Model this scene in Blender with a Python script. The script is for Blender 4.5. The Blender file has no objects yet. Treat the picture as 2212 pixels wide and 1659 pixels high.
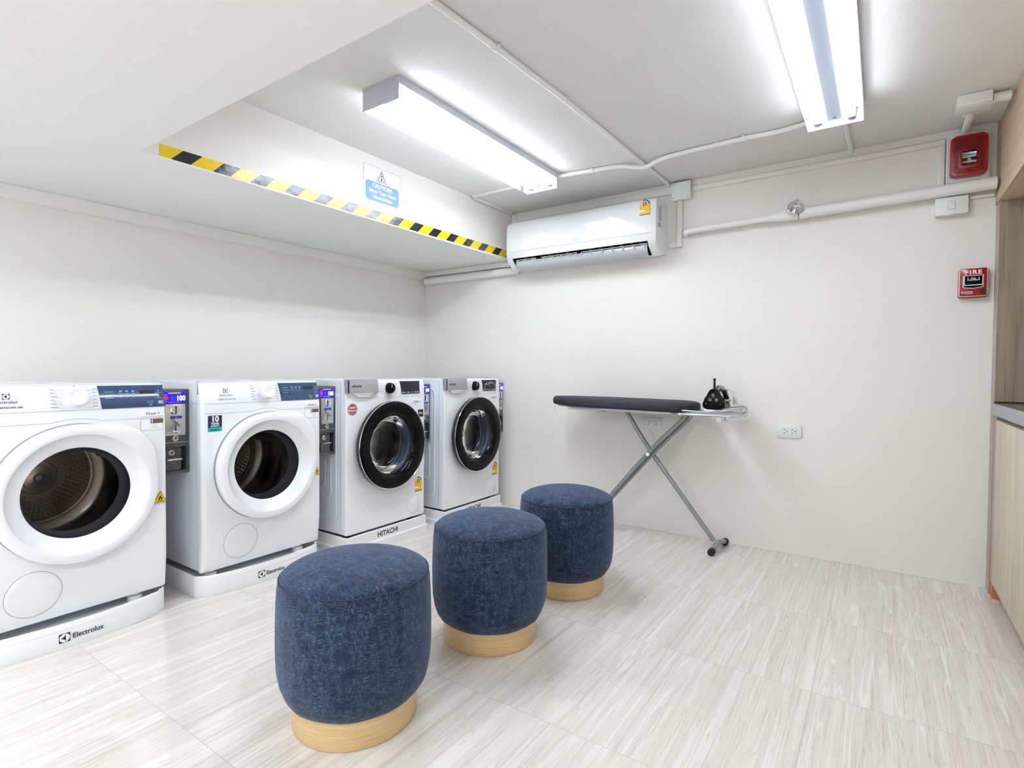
import bpy, bmesh, math, random
from mathutils import Vector, Matrix
random.seed(4)
PI = math.pi
SC = bpy.context.scene
COL = SC.collection

# ------------------------------------------------------------------ materials
def new_mat(name):
    m = bpy.data.materials.new(name); m.use_nodes = True
    nt = m.node_tree; b = nt.nodes['Principled BSDF']
    return m, nt, b

def mat(name, col, rough=.5, metal=0., spec=None, coat=0., emit=None, es=0., var=0., vscale=6., bump=0., bscale=60.):
    m, nt, b = new_mat(name)
    c = (col[0], col[1], col[2], 1)
    b.inputs['Base Color'].default_value = c
    b.inputs['Roughness'].default_value = rough
    b.inputs['Metallic'].default_value = metal
    if spec is not None: b.inputs['Specular IOR Level'].default_value = spec
    if coat: b.inputs['Coat Weight'].default_value = coat; b.inputs['Coat Roughness'].default_value = .04
    if emit:
        b.inputs['Emission Color'].default_value = (*emit, 1); b.inputs['Emission Strength'].default_value = es
    tc = nt.nodes.new('ShaderNodeTexCoord')
    n = nt.nodes.new('ShaderNodeTexNoise'); n.inputs['Scale'].default_value = vscale; n.inputs['Detail'].default_value = 4
    nt.links.new(tc.outputs['Object'], n.inputs['Vector'])
    mx = nt.nodes.new('ShaderNodeMix'); mx.data_type = 'RGBA'
    k = 1 - (var if var else .015)
    mx.inputs[6].default_value = (c[0]*k, c[1]*k, c[2]*k, 1); mx.inputs[7].default_value = c
    nt.links.new(n.outputs['Fac'], mx.inputs[0]); nt.links.new(mx.outputs[2], b.inputs['Base Color'])
    if bump:
        n2 = nt.nodes.new('ShaderNodeTexNoise'); n2.inputs['Scale'].default_value = bscale; n2.inputs['Detail'].default_value = 5
        nt.links.new(tc.outputs['Object'], n2.inputs['Vector'])
        bp = nt.nodes.new('ShaderNodeBump'); bp.inputs['Strength'].default_value = bump; bp.inputs['Distance'].default_value = .004
        nt.links.new(n2.outputs['Fac'], bp.inputs['Height']); nt.links.new(bp.outputs['Normal'], b.inputs['Normal'])
    return m

def clear_mat(name, tint, gloss=.08, tl=0., tlcol=(.9, .93, 1), ior=1.45):
    """thin clear sheet: transparent with a fresnel reflection, optionally some translucency"""
    m = bpy.data.materials.new(name); m.use_nodes = True; nt = m.node_tree
    for n in list(nt.nodes): nt.nodes.remove(n)
    out = nt.nodes.new('ShaderNodeOutputMaterial'); tr = nt.nodes.new('ShaderNodeBsdfTransparent')
    tr.inputs['Color'].default_value = (*tint, 1)
    gl = nt.nodes.new('ShaderNodeBsdfGlossy'); gl.inputs['Roughness'].default_value = gloss if gloss < .05 else .03
    fr = nt.nodes.new('ShaderNodeFresnel'); fr.inputs['IOR'].default_value = ior
    mx = nt.nodes.new('ShaderNodeMixShader'); nt.links.new(fr.outputs[0], mx.inputs[0])
    src = tr
    if tl:
        t2 = nt.nodes.new('ShaderNodeBsdfTranslucent'); t2.inputs['Color'].default_value = (*tlcol, 1)
        m2 = nt.nodes.new('ShaderNodeMixShader'); m2.inputs[0].default_value = tl
        nt.links.new(tr.outputs[0], m2.inputs[1]); nt.links.new(t2.outputs[0], m2.inputs[2]); src = m2
    nt.links.new(src.outputs[0], mx.inputs[1]); nt.links.new(gl.outputs[0], mx.inputs[2])
    nt.links.new(mx.outputs[0], out.inputs['Surface'])
    return m

def N(nt, t, **kw):
    n = nt.nodes.new(t)
    for k, v in kw.items():
        if k in n.inputs: n.inputs[k].default_value = v
        else: setattr(n, k, v)
    return n

def mth(nt, op, a, b=None, c=None, clamp=False):
    n = nt.nodes.new('ShaderNodeMath'); n.operation = op; n.use_clamp = clamp
    for i, v in enumerate((a, b, c)):
        if v is None: continue
        if isinstance(v, (int, float)): n.inputs[i].default_value = v
        else: nt.links.new(v, n.inputs[i])
    return n.outputs[0]

def mixc(nt, f, a, b, mode='MIX'):
    n = nt.nodes.new('ShaderNodeMix'); n.data_type = 'RGBA'; n.blend_type = mode
    if isinstance(f, (int, float)): n.inputs[0].default_value = f
    else: nt.links.new(f, n.inputs[0])
    for i, v in ((6, a), (7, b)):
        if isinstance(v, tuple): n.inputs[i].default_value = (*v, 1)
        else: nt.links.new(v, n.inputs[i])
    return n.outputs[2]

def ramp(nt, f, stops):
    r = nt.nodes.new('ShaderNodeValToRGB'); nt.links.new(f, r.inputs[0])
    e = r.color_ramp.elements
    while len(e) < len(stops): e.new(.5)
    for i, (p, v) in enumerate(stops):
        e[i].position = p; e[i].color = (v, v, v, 1) if isinstance(v, (int, float)) else (*v, 1)
    return r.outputs[0]

def floor_mat():
    m, nt, b = new_mat('travertine_tile')
    tc = N(nt, 'ShaderNodeTexCoord'); sp = N(nt, 'ShaderNodeSeparateXYZ'); nt.links.new(tc.outputs['Object'], sp.inputs[0])
    X, Y = sp.outputs[0], sp.outputs[1]
    tx = mth(nt, 'DIVIDE', mth(nt, 'SUBTRACT', X, 3.015), 1.2); ty = mth(nt, 'DIVIDE', mth(nt, 'ADD', Y, .2), .6)
    ix = mth(nt, 'FLOOR', tx); iy = mth(nt, 'FLOOR', ty)
    cid = N(nt, 'ShaderNodeCombineXYZ'); nt.links.new(ix, cid.inputs[0]); nt.links.new(iy, cid.inputs[1])
    wn = N(nt, 'ShaderNodeTexWhiteNoise'); nt.links.new(cid.outputs[0], wn.inputs['Vector'])
    off = wn.outputs['Value']
    # veins run along Y: squeeze Y, offset per tile
    def vein(sx, sy, det, rough, dist, seed):
        cb = N(nt, 'ShaderNodeCombineXYZ')
        nt.links.new(mth(nt, 'ADD', mth(nt, 'MULTIPLY', X, sx), mth(nt, 'MULTIPLY', off, 13.7)), cb.inputs[0])
        nt.links.new(mth(nt, 'ADD', mth(nt, 'MULTIPLY', Y, sy), mth(nt, 'MULTIPLY', off, 5.1)), cb.inputs[1])
        cb.inputs[2].default_value = seed
        n = N(nt, 'ShaderNodeTexNoise'); n.inputs['Scale'].default_value = 1; n.inputs['Detail'].default_value = det
        n.inputs['Roughness'].default_value = rough; n.inputs['Distortion'].default_value = dist
        nt.links.new(cb.outputs[0], n.inputs['Vector']); return n.outputs['Fac']
    a = vein(22, .9, 8, .66, .5, 0); c = vein(70, 1.0, 5, .58, .9, 4); d = vein(170, 7, 3, .6, 1.8, 9); g = vein(13, .45, 3, .45, .25, 15); h = vein(38, 1.1, 4, .55, .6, 21)
    base = mixc(nt, ramp(nt, a, [(.34, 0.), (.66, 1.)]), (.67, .62, .565), (.785, .75, .705))
    dark = ramp(nt, c, [(.36, 1.), (.48, 0.)])
    base = mixc(nt, mth(nt, 'MULTIPLY', dark, .38), base, (.50, .44, .38))
    l2_ = ramp(nt, mth(nt, 'ABSOLUTE', mth(nt, 'SUBTRACT', h, .47)), [(0., 1.), (.011, 0.)])
    base = mixc(nt, mth(nt, 'MULTIPLY', l2_, .5), base, (.40, .33, .27))
    line = ramp(nt, mth(nt, 'ABSOLUTE', mth(nt, 'SUBTRACT', a, .5)), [(0., 1.), (.012, 0.)])
    base = mixc(nt, mth(nt, 'MULTIPLY', line, .40), base, (.45, .38, .31))
    wl = ramp(nt, mth(nt, 'ABSOLUTE', mth(nt, 'SUBTRACT', g, .56)), [(0., 1.), (.011, 0.)])
    base = mixc(nt, mth(nt, 'MULTIPLY', wl, .6), base, (.90, .885, .86))
    base = mixc(nt, mth(nt, 'MULTIPLY', ramp(nt, d, [(.3, 1.), (.5, 0.)]), .2), base, (.56, .51, .45))
    # joints
    fx = mth(nt, 'FRACT', tx); fy = mth(nt, 'FRACT', ty)
    ex = mth(nt, 'MULTIPLY', mth(nt, 'MINIMUM', fx, mth(nt, 'SUBTRACT', 1., fx)), 1.2)
    ey = mth(nt, 'MULTIPLY', mth(nt, 'MINIMUM', fy, mth(nt, 'SUBTRACT', 1., fy)), .6)
    j = mth(nt, 'LESS_THAN', mth(nt, 'MINIMUM', ex, ey), .0011)
    base = mixc(nt, mth(nt, 'MULTIPLY', j, .5), base, (.34, .31, .28))
    nt.links.new(base, b.inputs['Base Color'])
    b.inputs['Roughness'].default_value = .045; b.inputs['IOR'].default_value = 1.5
    return m

def wood_mat(name, c1, c2, c3, ax=2, sc=1., rough=.5, dark=.5, scl=None):
    """grain running along axis ax"""
    m, nt, b = new_mat(name)
    tc = N(nt, 'ShaderNodeTexCoord'); mp = N(nt, 'ShaderNodeMapping')
    s = [38*sc]*3; s[ax] = 1.6*sc
    mp.inputs['Scale'].default_value = s; nt.links.new(tc.outputs['Object'], mp.inputs[0])
    n = N(nt, 'ShaderNodeTexNoise'); n.inputs['Scale'].default_value = 1; n.inputs['Detail'].default_value = 6; n.inputs['Distortion'].default_value = .6
    if scl: mp.inputs['Scale'].default_value = scl
    nt.links.new(mp.outputs[0], n.inputs['Vector'])
    mp2 = N(nt, 'ShaderNodeMapping'); s2 = [150*sc]*3; s2[ax] = 6*sc; mp2.inputs['Scale'].default_value = [q*3 for q in scl] if scl else s2
    nt.links.new(tc.outputs['Object'], mp2.inputs[0])
    n2 = N(nt, 'ShaderNodeTexNoise'); n2.inputs['Scale'].default_value = 1; n2.inputs['Detail'].default_value = 3
    nt.links.new(mp2.outputs[0], n2.inputs['Vector'])
    base = mixc(nt, ramp(nt, n.outputs['Fac'], [(.3, 0.), (.7, 1.)]), c1, c2)
    base = mixc(nt, mth(nt, 'MULTIPLY', ramp(nt, n2.outputs['Fac'], [(.36, 1.), (.5, 0.)]), dark), base, c3)
    nt.links.new(base, b.inputs['Base Color']); b.inputs['Roughness'].default_value = rough
    return m

def fabric_mat(name='denim_fabric'):
    m, nt, b = new_mat(name)
    uv = N(nt, 'ShaderNodeUVMap'); sp = N(nt, 'ShaderNodeSeparateXYZ'); nt.links.new(uv.outputs[0], sp.inputs[0])
    def th(sx, sy, seed, lo, hi, det=3):
        cb = N(nt, 'ShaderNodeCombineXYZ')
        nt.links.new(mth(nt, 'MULTIPLY', sp.outputs[0], sx), cb.inputs[0]); nt.links.new(mth(nt, 'MULTIPLY', sp.outputs[1], sy), cb.inputs[1])
        cb.inputs[2].default_value = seed
        n = N(nt, 'ShaderNodeTexNoise'); n.inputs['Scale'].default_value = 1; n.inputs['Detail'].default_value = det; n.inputs['Roughness'].default_value = .6
        nt.links.new(cb.outputs[0], n.inputs['Vector'])
        return ramp(nt, n.outputs['Fac'], [(lo, 0.), (hi, 1.)])
    hz = th(60, 680, 0, .50, .64); vt = th(680, 50, 5, .50, .64); fl = th(560, 560, 9, .46, .62)
    big = th(14, 50, 11, .36, .58); bigv = th(50, 12, 17, .40, .62)
    f = mth(nt, 'MAXIMUM', mth(nt, 'MULTIPLY', hz, big), mth(nt, 'MULTIPLY', vt, bigv))
    f = mth(nt, 'MULTIPLY', f, mth(nt, 'ADD', mth(nt, 'MULTIPLY', fl, .8), .3), clamp=True)
    base = mixc(nt, fl, (.0035, .009, .026), (.010, .025, .066))
    base = mixc(nt, mth(nt, 'MULTIPLY', f, .85), base, (.20, .28, .42))
    nt.links.new(base, b.inputs['Base Color']); b.inputs['Roughness'].default_value = .85
    b.inputs['Sheen Weight'].default_value = .28; b.inputs['Sheen Roughness'].default_value = .45
    b.inputs['Sheen Tint'].default_value = (.62, .72, 1, 1)
    b.inputs['Specular IOR Level'].default_value = .2
    bp = N(nt, 'ShaderNodeBump'); bp.inputs['Strength'].default_value = .35; bp.inputs['Distance'].default_value = .0015
    nt.links.new(mth(nt, 'ADD', f, mth(nt, 'MULTIPLY', fl, .5)), bp.inputs['Height']); nt.links.new(bp.outputs[0], b.inputs['Normal'])
    return m

def hammertone_mat():
    m, nt, b = new_mat('hammertone_grey')
    tc = N(nt, 'ShaderNodeTexCoord'); v = N(nt, 'ShaderNodeTexNoise'); v.inputs['Scale'].default_value = 420; v.inputs['Detail'].default_value = 2
    nt.links.new(tc.outputs['Object'], v.inputs['Vector'])
    base = mixc(nt, ramp(nt, v.outputs['Fac'], [(.42, 0.), (.62, 1.)]), (.025, .025, .028), (.19, .19, .2))
    nt.links.new(base, b.inputs['Base Color']); b.inputs['Roughness'].default_value = .42; b.inputs['Metallic'].default_value = .3
    bp = N(nt, 'ShaderNodeBump'); bp.inputs['Strength'].default_value = .4; bp.inputs['Distance'].default_value = .001
    nt.links.new(v.outputs['Fac'], bp.inputs['Height']); nt.links.new(bp.outputs[0], b.inputs['Normal'])
    return m

WALLC = (.84, .815, .775)
M = dict(
    wall=mat('wall_paint', WALLC, .55, bump=.04, bscale=45, var=.02, vscale=1.5),
    ceil=mat('ceiling_paint', (.80, .795, .775), .8, spec=.2, bump=.25, bscale=70, var=.02, vscale=2), soffit=mat('lowered_ceiling_lightened', (.89, .885, .865), .7, spec=.2, bump=.12, bscale=50, var=.02, vscale=2),  # soffit is the ceiling paint lightened: missing bounce light put into its colour
    gwhite=mat('glossy_white_panel', (.84, .86, .88), .07, coat=.6),
    trunk=mat('painted_trunking', (.84, .82, .78), .4, bump=.05),
    pipe=mat('painted_pipe', (.85, .84, .81), .35, bump=.08, bscale=40),
    floor=floor_mat(),
    white=mat('white_enamel', (.84, .86, .88), .22, coat=.3),
    whitep=mat('white_plastic', (.84, .86, .87), .3),
    offw=mat('off_white_plastic', (.78, .80, .78), .35),
    side=mat('white_side_steel', (.74, .77, .82), .28),
    seam=mat('grey_gap', (.33, .35, .37), .6),
    lgrey=mat('light_grey_print', (.42, .45, .48), .6),
    dark=mat('black_plastic', (.012, .012, .014), .3),
    gblack=mat('gloss_black', (.004, .004, .005), .14, spec=.14),
    mblack=mat('matt_black', (.015, .015, .016), .7),
    print=mat('black_print', (.012, .014, .02), .5),
    navy=mat('navy_gloss_panel', (.028, .060, .135), .12, coat=.6),
    navy2=mat('navy_print', (.012, .02, .07), .4),
    pale=mat('pale_blue_print', (.35, .52, .72), .4),
    teal=mat('teal_print', (.0, .42, .40), .4),
    rubber=mat('blue_grey_rubber', (.13, .16, .21), .3),
    liner=mat('dark_violet_grey_plastic', (.13, .135, .18), .25),
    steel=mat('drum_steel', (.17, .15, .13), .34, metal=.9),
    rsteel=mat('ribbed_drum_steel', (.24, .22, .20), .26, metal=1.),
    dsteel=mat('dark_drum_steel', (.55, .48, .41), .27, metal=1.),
    charcoal=mat('charcoal_print', (.055, .055, .06), .5), bsteel=mat('bright_steel', (.78, .77, .73), .28, metal=1., var=.15, vscale=80),
    chrome=mat('chrome', (.82, .84, .86), .08, metal=1.),
    brass=mat('brass', (.62, .5, .22), .25, metal=1.),
    keyb=mat('nickel_lock', (.6, .55, .45), .25, metal=1.),
    silver=mat('silver_grey_plastic', (.34, .35, .35), .4),
    hammer=hammertone_mat(),
    red=mat('fire_alarm_red', (.33, .002, .007), .25, coat=.3), red2=mat('fire_alarm_dark_red', (.17, .002, .004), .35),
    dred=mat('sticker_red', (.36, .035, .03), .4),
    redled=mat('red_lamp', (.8, .01, .01), .3, emit=(1, .02, .01), es=.45),
    lcd=mat('blue_led_screen', (.01, .01, .25), .2, emit=(.006, .005, .75), es=.62),
    lcdw=mat('white_led_digits', (.8, .9, 1), .3, emit=(.75, .85, 1), es=1.1),
    lcdd=mat('unlit_digits', (.05, .06, .30), .3, emit=(.06, .08, .75), es=.2),
    orange=mat('orange_print', (.75, .22, .02), .4),
    blue=mat('blue_plate', (.02, .04, .42), .35),
    yellow=mat('yellow_print', (.80, .56, .005), .35), amber=mat('amber_print', (.85, .47, .012), .4),
    tapey=mat('tape_yellow', (.80, .54, .010), .22, spec=.35, bump=.1, bscale=30),
    tapek=mat('tape_black', (.014, .016, .022), .2, spec=.4, bump=.4, bscale=26),
    green=mat('green_print', (.0, .20, .12), .4),
    signb=mat('sign_blue', (.20, .33, .80), .5, spec=.2),
    signw=mat('sign_white', (.86, .87, .90), .35),
    wprint=mat('white_print', (.88, .88, .88), .5),
    oak=wood_mat('oak_laminate', (.56, .42, .28), (.66, .52, .37), (.42, .30, .20), ax=1, sc=.5, dark=.4),
    oakd=wood_mat('oak_niche_panel', (.23, .175, .125), (.33, .265, .195), (.14, .10, .07), ax=2, sc=.5, dark=.5),
    oakl=wood_mat('pale_oak_door', (.52, .465, .35), (.64, .58, .46), (.42, .36, .27), ax=2, sc=.8, dark=.4),
    edge=mat('oak_edge_strip', (.44, .35, .30), .5, var=.1, vscale=40),
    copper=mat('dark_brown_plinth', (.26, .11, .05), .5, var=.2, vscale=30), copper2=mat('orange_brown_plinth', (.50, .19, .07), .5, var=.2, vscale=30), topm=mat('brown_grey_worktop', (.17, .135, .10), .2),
    stone=mat('grey_worktop_edge', (.36, .37, .39), .45, var=.1, vscale=50),
    ply=wood_mat('ash_ring', (.62, .42, .20), (.72, .53, .29), (.50, .33, .15), rough=.4, dark=.55, scl=(3, 3, 130)),
    fabric=fabric_mat(),
    pad=mat('charcoal_cover', (.017, .019, .025), .75, bump=.3, bscale=300, var=.2, vscale=300),
    gtube=mat('silver_grey_tube', (.30, .315, .33), .35, metal=.4),
    wire=mat('light_grey_wire', (.55, .57, .6), .3, metal=.5),
    lamp_metal=mat('fixture_sheet_metal', (.62, .62, .70), .4),
    refl=mat('fixture_reflector', (.85, .87, .92), .3),
    tube=mat('fluorescent_tube', (.9, .95, 1), .3, emit=(.95, .985, 1.), es=44.),
    diffuser=clear_mat('prismatic_diffuser', (.92, .95, 1.), tl=.012), midrefl=mat('centre_channel_dimmed', (.50, .56, .66), .6, spec=.1), holder=mat('grey_lamp_holder', (.22, .23, .30), .5, spec=.1), diffside=clear_mat('prismatic_diffuser_side', (.26, .27, .29), tl=.22),  # duller light on the centre channel is put into its grey colour
    tube_dim=mat('fluorescent_tube_dimmed', (.9, .95, 1), .3, emit=(.95, .985, 1.), es=20.), tube_fill=mat('fluorescent_tube_fill', (.9, .95, 1), .3, emit=(.95, .985, 1.), es=50.),  # same tubes, output weakened for one light and boosted for the added fill
    dglass=clear_mat('dryer_door_glass', (.82, .80, .78), .02, ior=1.25),
    wglass=clear_mat('washer_door_glass', (.66, .69, .72), .02, ior=1.3),
    lens=clear_mat('clear_lens', (.9, .9, .9), .02),
    ink=mat('dark_brown_line', (.05, .035, .03), .6),
)
# ------------------------------------------------------------------ mesh builder
_txt_cache = {}
def text_geo(s, size, bold=0., spacing=1.):
    k = (s, size, bold, spacing)
    if k in _txt_cache: return _txt_cache[k]
    cu = bpy.data.curves.new('t', 'FONT'); cu.body = s; cu.size = size; cu.offset = bold; cu.space_character = spacing
    cu.resolution_u = 3; cu.extrude = .0002
    ob = bpy.data.objects.new('t', cu); COL.objects.link(ob)
    bpy.context.view_layer.update()
    dg = bpy.context.evaluated_depsgraph_get()
    me = bpy.data.meshes.new_from_object(ob.evaluated_get(dg))
    vs = [v.co.copy() for v in me.vertices]; fs = [tuple(p.vertices) for p in me.polygons]
    bpy.data.meshes.remove(me); bpy.data.objects.remove(ob); bpy.data.curves.remove(cu)
    _txt_cache[k] = (vs, fs); return vs, fs

class B:
    def __init__(s):
        s.bm = bmesh.new(); s.T = Matrix.Identity(4); s.uv = None
    def add(s, vs, fs, m=0):
        bv = [s.bm.verts.new(s.T @ Vector(v)) for v in vs]; out = []
        for f in fs:
            try:
                F = s.bm.faces.new([bv[i] for i in f]); F.material_index = m; out.append(F)
            except ValueError: pass
        return bv, out
    def box(s, x0, x1, y0, y1, z0, z1, m=0, bev=0., seg=2, skip=()):
        vs = [(x0,y0,z0),(x1,y0,z0),(x1,y1,z0),(x0,y1,z0),(x0,y0,z1),(x1,y0,z1),(x1,y1,z1),(x0,y1,z1)]
        fs = dict(bottom=(0,3,2,1), top=(4,5,6,7), front=(0,1,5,4), right=(1,2,6,5), back=(2,3,7,6), left=(3,0,4,7))
        bv, ff = s.add(vs, [v for k, v in fs.items() if k not in skip], m)
        if bev:
            ed = list({e for f in ff for e in f.edges})
            r = bmesh.ops.bevel(s.bm, geom=ed, offset=bev, segments=seg, profile=.5, affect='EDGES', clamp_overlap=True)
            for f in r['faces']: f.material_index = m
        return s
    def prism(s, pts, d0, d1, m=0, plane='xz', bev=0.):
        """2-D outline (counter-clockwise seen from the d0 side) extruded d0..d1"""
        def P(a, b, d): return {'xz': (a, d, b), 'xy': (a, b, d), 'yz': (d, a, b)}[plane]
        n = len(pts)
        vs = [P(a, b, d0) for a, b in pts] + [P(a, b, d1) for a, b in pts]
        fs = [tuple(range(n)), tuple(range(2*n-1, n-1, -1))] + [(i, (i+1) % n, n+(i+1) % n, n+i)[::-1] for i in range(n)]
        bv, ff = s.add(vs, fs, m)
        if bev:
            ed = list(ff[0].edges) + list(ff[1].edges)
            r = bmesh.ops.bevel(s.bm, geom=ed, offset=bev, segments=2, profile=.5, affect='EDGES', clamp_overlap=True)
            for f in r['faces']: f.material_index = m
        return s
    def lathe(s, prof, c=(0,0,0), ax='z', seg=48, m=0, caps=False, a0=0., a1=2*PI, sx=1.):
        """prof: list of (radius, height along axis)"""
        full = abs(a1-a0-2*PI) < 1e-6; k = seg if full else seg+1
        vs = []; 
        for r, h in prof:
            for i in range(k):
                a = a0 + (a1-a0)*i/seg; u, v = r*math.cos(a)*sx, r*math.sin(a)
                p = {'z': (u, v, h), 'y': (u, h, v), 'x': (h, u, v)}[ax]
                vs.append((c[0]+p[0], c[1]+p[1], c[2]+p[2]))
        fs = []
        for j in range(len(prof)-1):
            for i in range(k if full else k-1):
                i2 = (i+1) % k
                fs.append((j*k+i, j*k+i2, (j+1)*k+i2, (j+1)*k+i))
        if caps:
            fs.append(tuple(range(k))[::-1]); fs.append(tuple((len(prof)-1)*k+i for i in range(k)))
        s.add(vs, fs, m); return s
    def disc(s, c, r, ax='y', seg=40, m=0, th=.001):
        h = th/2; s.lathe([(r, -h), (r, h)], c, ax, seg, m, caps=True); return s
    def tube(s, pts, r, seg=10, m=0, smooth=0, closed=False):
        P = [Vector(p) for p in pts]
        if smooth:
            Q = []; n = len(P)
            rng = range(n) if closed else range(n-1)
            for i in rng:
                g = (lambda k: P[k % n]) if closed else (lambda k: P[min(max(k, 0), n-1)])
                p0, p1, p2, p3 = g(i-1), g(i), g(i+1), g(i+2)
                for t in range(smooth):
                    t /= smooth
                    Q.append(.5*((2*p1)+(-p0+p2)*t+(2*p0-5*p1+4*p2-p3)*t*t+(-p0+3*p1-3*p2+p3)*t**3))
            if not closed: Q.append(P[-1])
            P = Q
        n = len(P); rr = r if isinstance(r, (list, tuple)) else [r]*n
        if len(rr) != n: rr = [rr[min(int(i/(n-1)*(len(rr)-1)), len(rr)-1)] for i in range(n)]
        tg = []
        for i in range(n):
            a = P[(i-1) % n] if closed else P[max(i-1, 0)]; b = P[(i+1) % n] if closed else P[min(i+1, n-1)]
            tg.append((b-a).normalized())
        u = tg[0].orthogonal().normalized(); vs = []
        for i in range(n):
            u = (u - tg[i]*u.dot(tg[i])).normalized(); w = tg[i].cross(u)
            for k in range(seg):
                a = 2*PI*k/seg; vs.append(P[i]+(u*math.cos(a)+w*math.sin(a))*rr[i])
        fs = []
        for i in range(n if closed else n-1):
            j = (i+1) % n
            for k in range(seg):
                k2 = (k+1) % seg; fs.append((i*seg+k, i*seg+k2, j*seg+k2, j*seg+k))
        if not closed: fs += [tuple(range(seg))[::-1], tuple((n-1)*seg+k for k in range(seg))]
        s.add(vs, fs, m); return s
    def text(s, t, x, y, z, size, m=0, align='l', bold=0., sx=1., ang=0., spacing=1., frm='xz'):
        """lettering that reads from the -Y side, baseline at z"""
        vs, fs = text_geo(t, size, bold, spacing)
        if not vs: return s
        w = max(v.x for v in vs)
        o = {'l': 0, 'c': -w/2, 'r': -w}[align]; ca, sa = math.cos(ang), math.sin(ang)
        out = []
        for v in vs:
            a, b = (v.x+o)*sx, v.y
            out.append((x+a*ca-b*sa, y-v.z, z+a*sa+b*ca))
        s.add(out, fs, m); return s
    def grid(s, f, nu, nv, m=0):
        vs = [f(i/nu, j/nv) for j in range(nv+1) for i in range(nu+1)]
        fs = [(j*(nu+1)+i, j*(nu+1)+i+1, (j+1)*(nu+1)+i+1, (j+1)*(nu+1)+i) for j in range(nv) for i in range(nu)]
        s.add(vs, fs, m); return s
    def done(s, name, mats, parent=None, loc=None, sharp=38, rot=None, recalc=True):
        bm = s.bm
        if recalc: bmesh.ops.recalc_face_normals(bm, faces=bm.faces)
        for f in bm.faces: f.smooth = True
        ca = math.radians(sharp)
        for e in bm.edges:
            if len(e.link_faces) == 2:
                try:
                    if e.calc_face_angle() > ca: e.smooth = False
                except ValueError: pass
        me = bpy.data.meshes.new(name); bm.to_mesh(me); bm.free()
        if not isinstance(mats, (list, tuple)): mats = [mats]
        for k in mats: me.materials.append(M[k])
        o = bpy.data.objects.new(name, me); COL.objects.link(o)
        if loc: o.location = loc
        if rot is not None: o.rotation_euler = (0, 0, rot)
        if parent: o.parent = parent
        return o

def tag(o, label=None, cat=None, group=None, kind=None):
    if label: o['label'] = label
    if cat: o['category'] = cat
    if group: o['group'] = group
    if kind: o['kind'] = kind
    return o
def thing(name, label, cat, loc=(0,0,0), rz=0., group=None):
    o = bpy.data.objects.new(name, None); COL.objects.link(o); o.empty_display_size = .05
    o.location = loc; o.rotation_euler = (0, 0, rz); return tag(o, label, cat, group)
def copy_tree(o, parent=None):
    c = o.copy(); COL.objects.link(c)
    if parent: c.parent = parent
    for ch in list(o.children): copy_tree(ch, c)
    return c
def rrect(x0, x1, z0, z1, r, n=5):
    pts = []
    for cx, cz, a in ((x1-r, z0+r, -PI/2), (x1-r, z1-r, 0), (x0+r, z1-r, PI/2), (x0+r, z0+r, PI)):
        for i in range(n+1):
            t = a + PI/2*i/n; pts.append((cx+r*math.cos(t), cz+r*math.sin(t)))
    return pts

# ------------------------------------------------------------------ the room
H, S, W = 2.15, 1.804, 3.60
LX = lambda y: .038 + .0265*y          # left wall is very slightly out of square
SXF = lambda y: .915 + .0145*y         # edge of the lowered ceiling along the left side
YN = -2.42                             # near edge of the raised ceiling
YF = -4.7
def struct(o): o['kind'] = 'structure'; return o
b = B(); b.box(-.25, 4.4, YF-.1, .1, -.08, 0); struct(b.done('floor', 'floor'))
b = B(); b.prism([(LX(.0)+.0, 0.), (LX(YF), YF), (-.3, YF), (-.3, 0.)], 0, 2.25, plane='xy'); struct(b.done('wall_left', 'wall'))
b = B(); b.box(-.3, 4.4, 0, .1, 0, 2.25); struct(b.done('wall_back', 'wall'))
b = B(); b.box(-.3, 4.4, YF-.1, YF, 0, 2.25); struct(b.done('wall_front', 'wall'))
b = B(); b.box(4.3, 4.4, YF, 0, 0, 2.25); struct(b.done('wall_right', 'wall'))
b = B(); b.box(-.3, 4.4, YF-.1, .1, H, H+.1); struct(b.done('ceiling', 'ceil'))
# lowered ceiling: L-shaped slab round the raised part, its exposed faces wall white
b = B()
e = .004
pts = [(LX(0)-.002, 0-.0005), (SXF(0), -.0005), (SXF(YN), YN), (4.3, YN), (4.3, YF), (LX(YF)-.002, YF)]
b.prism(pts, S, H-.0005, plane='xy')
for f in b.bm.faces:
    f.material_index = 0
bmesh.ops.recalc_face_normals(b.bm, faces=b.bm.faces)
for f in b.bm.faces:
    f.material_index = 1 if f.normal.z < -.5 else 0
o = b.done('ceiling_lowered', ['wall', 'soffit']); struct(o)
# rounded white bead along the edge of the lowered ceiling
b = B(); b.tube([(SXF(-.003)+.001, -.003, S+.003), (SXF(YN)+.001, YN, S+.003)], .0045, 8); struct(b.done('trim_1', 'wall'))

# trims (cove boards between lowered ceiling and walls)
def LP(y): return LX(y)
b = B(); y0, y1 = YF, -.004
b.add([(LX(y0)+d, y0, z) for d, z in ((.0005, S-.001), (.030, S-.001), (.030, S-.022), (.022, S-.060), (.0005, S-.066))] +
      [(LX(y1)+d, y1, z) for d, z in ((.0005, S-.001), (.030, S-.001), (.030, S-.022), (.022, S-.060), (.0005, S-.066))],
      [(0,1,2,3,4), (9,8,7,6,5)] + [(i, (i+1) % 5, 5+(i+1) % 5, 5+i) for i in range(5)])
struct(b.done('trim_2', 'trunk'))
b = B(); b.box(LX(0)+.025, SXF(0)+.03, -.030, -.0005, S-.040, S-.001, bev=.003); struct(b.done('trim_3', 'trunk'))
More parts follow.
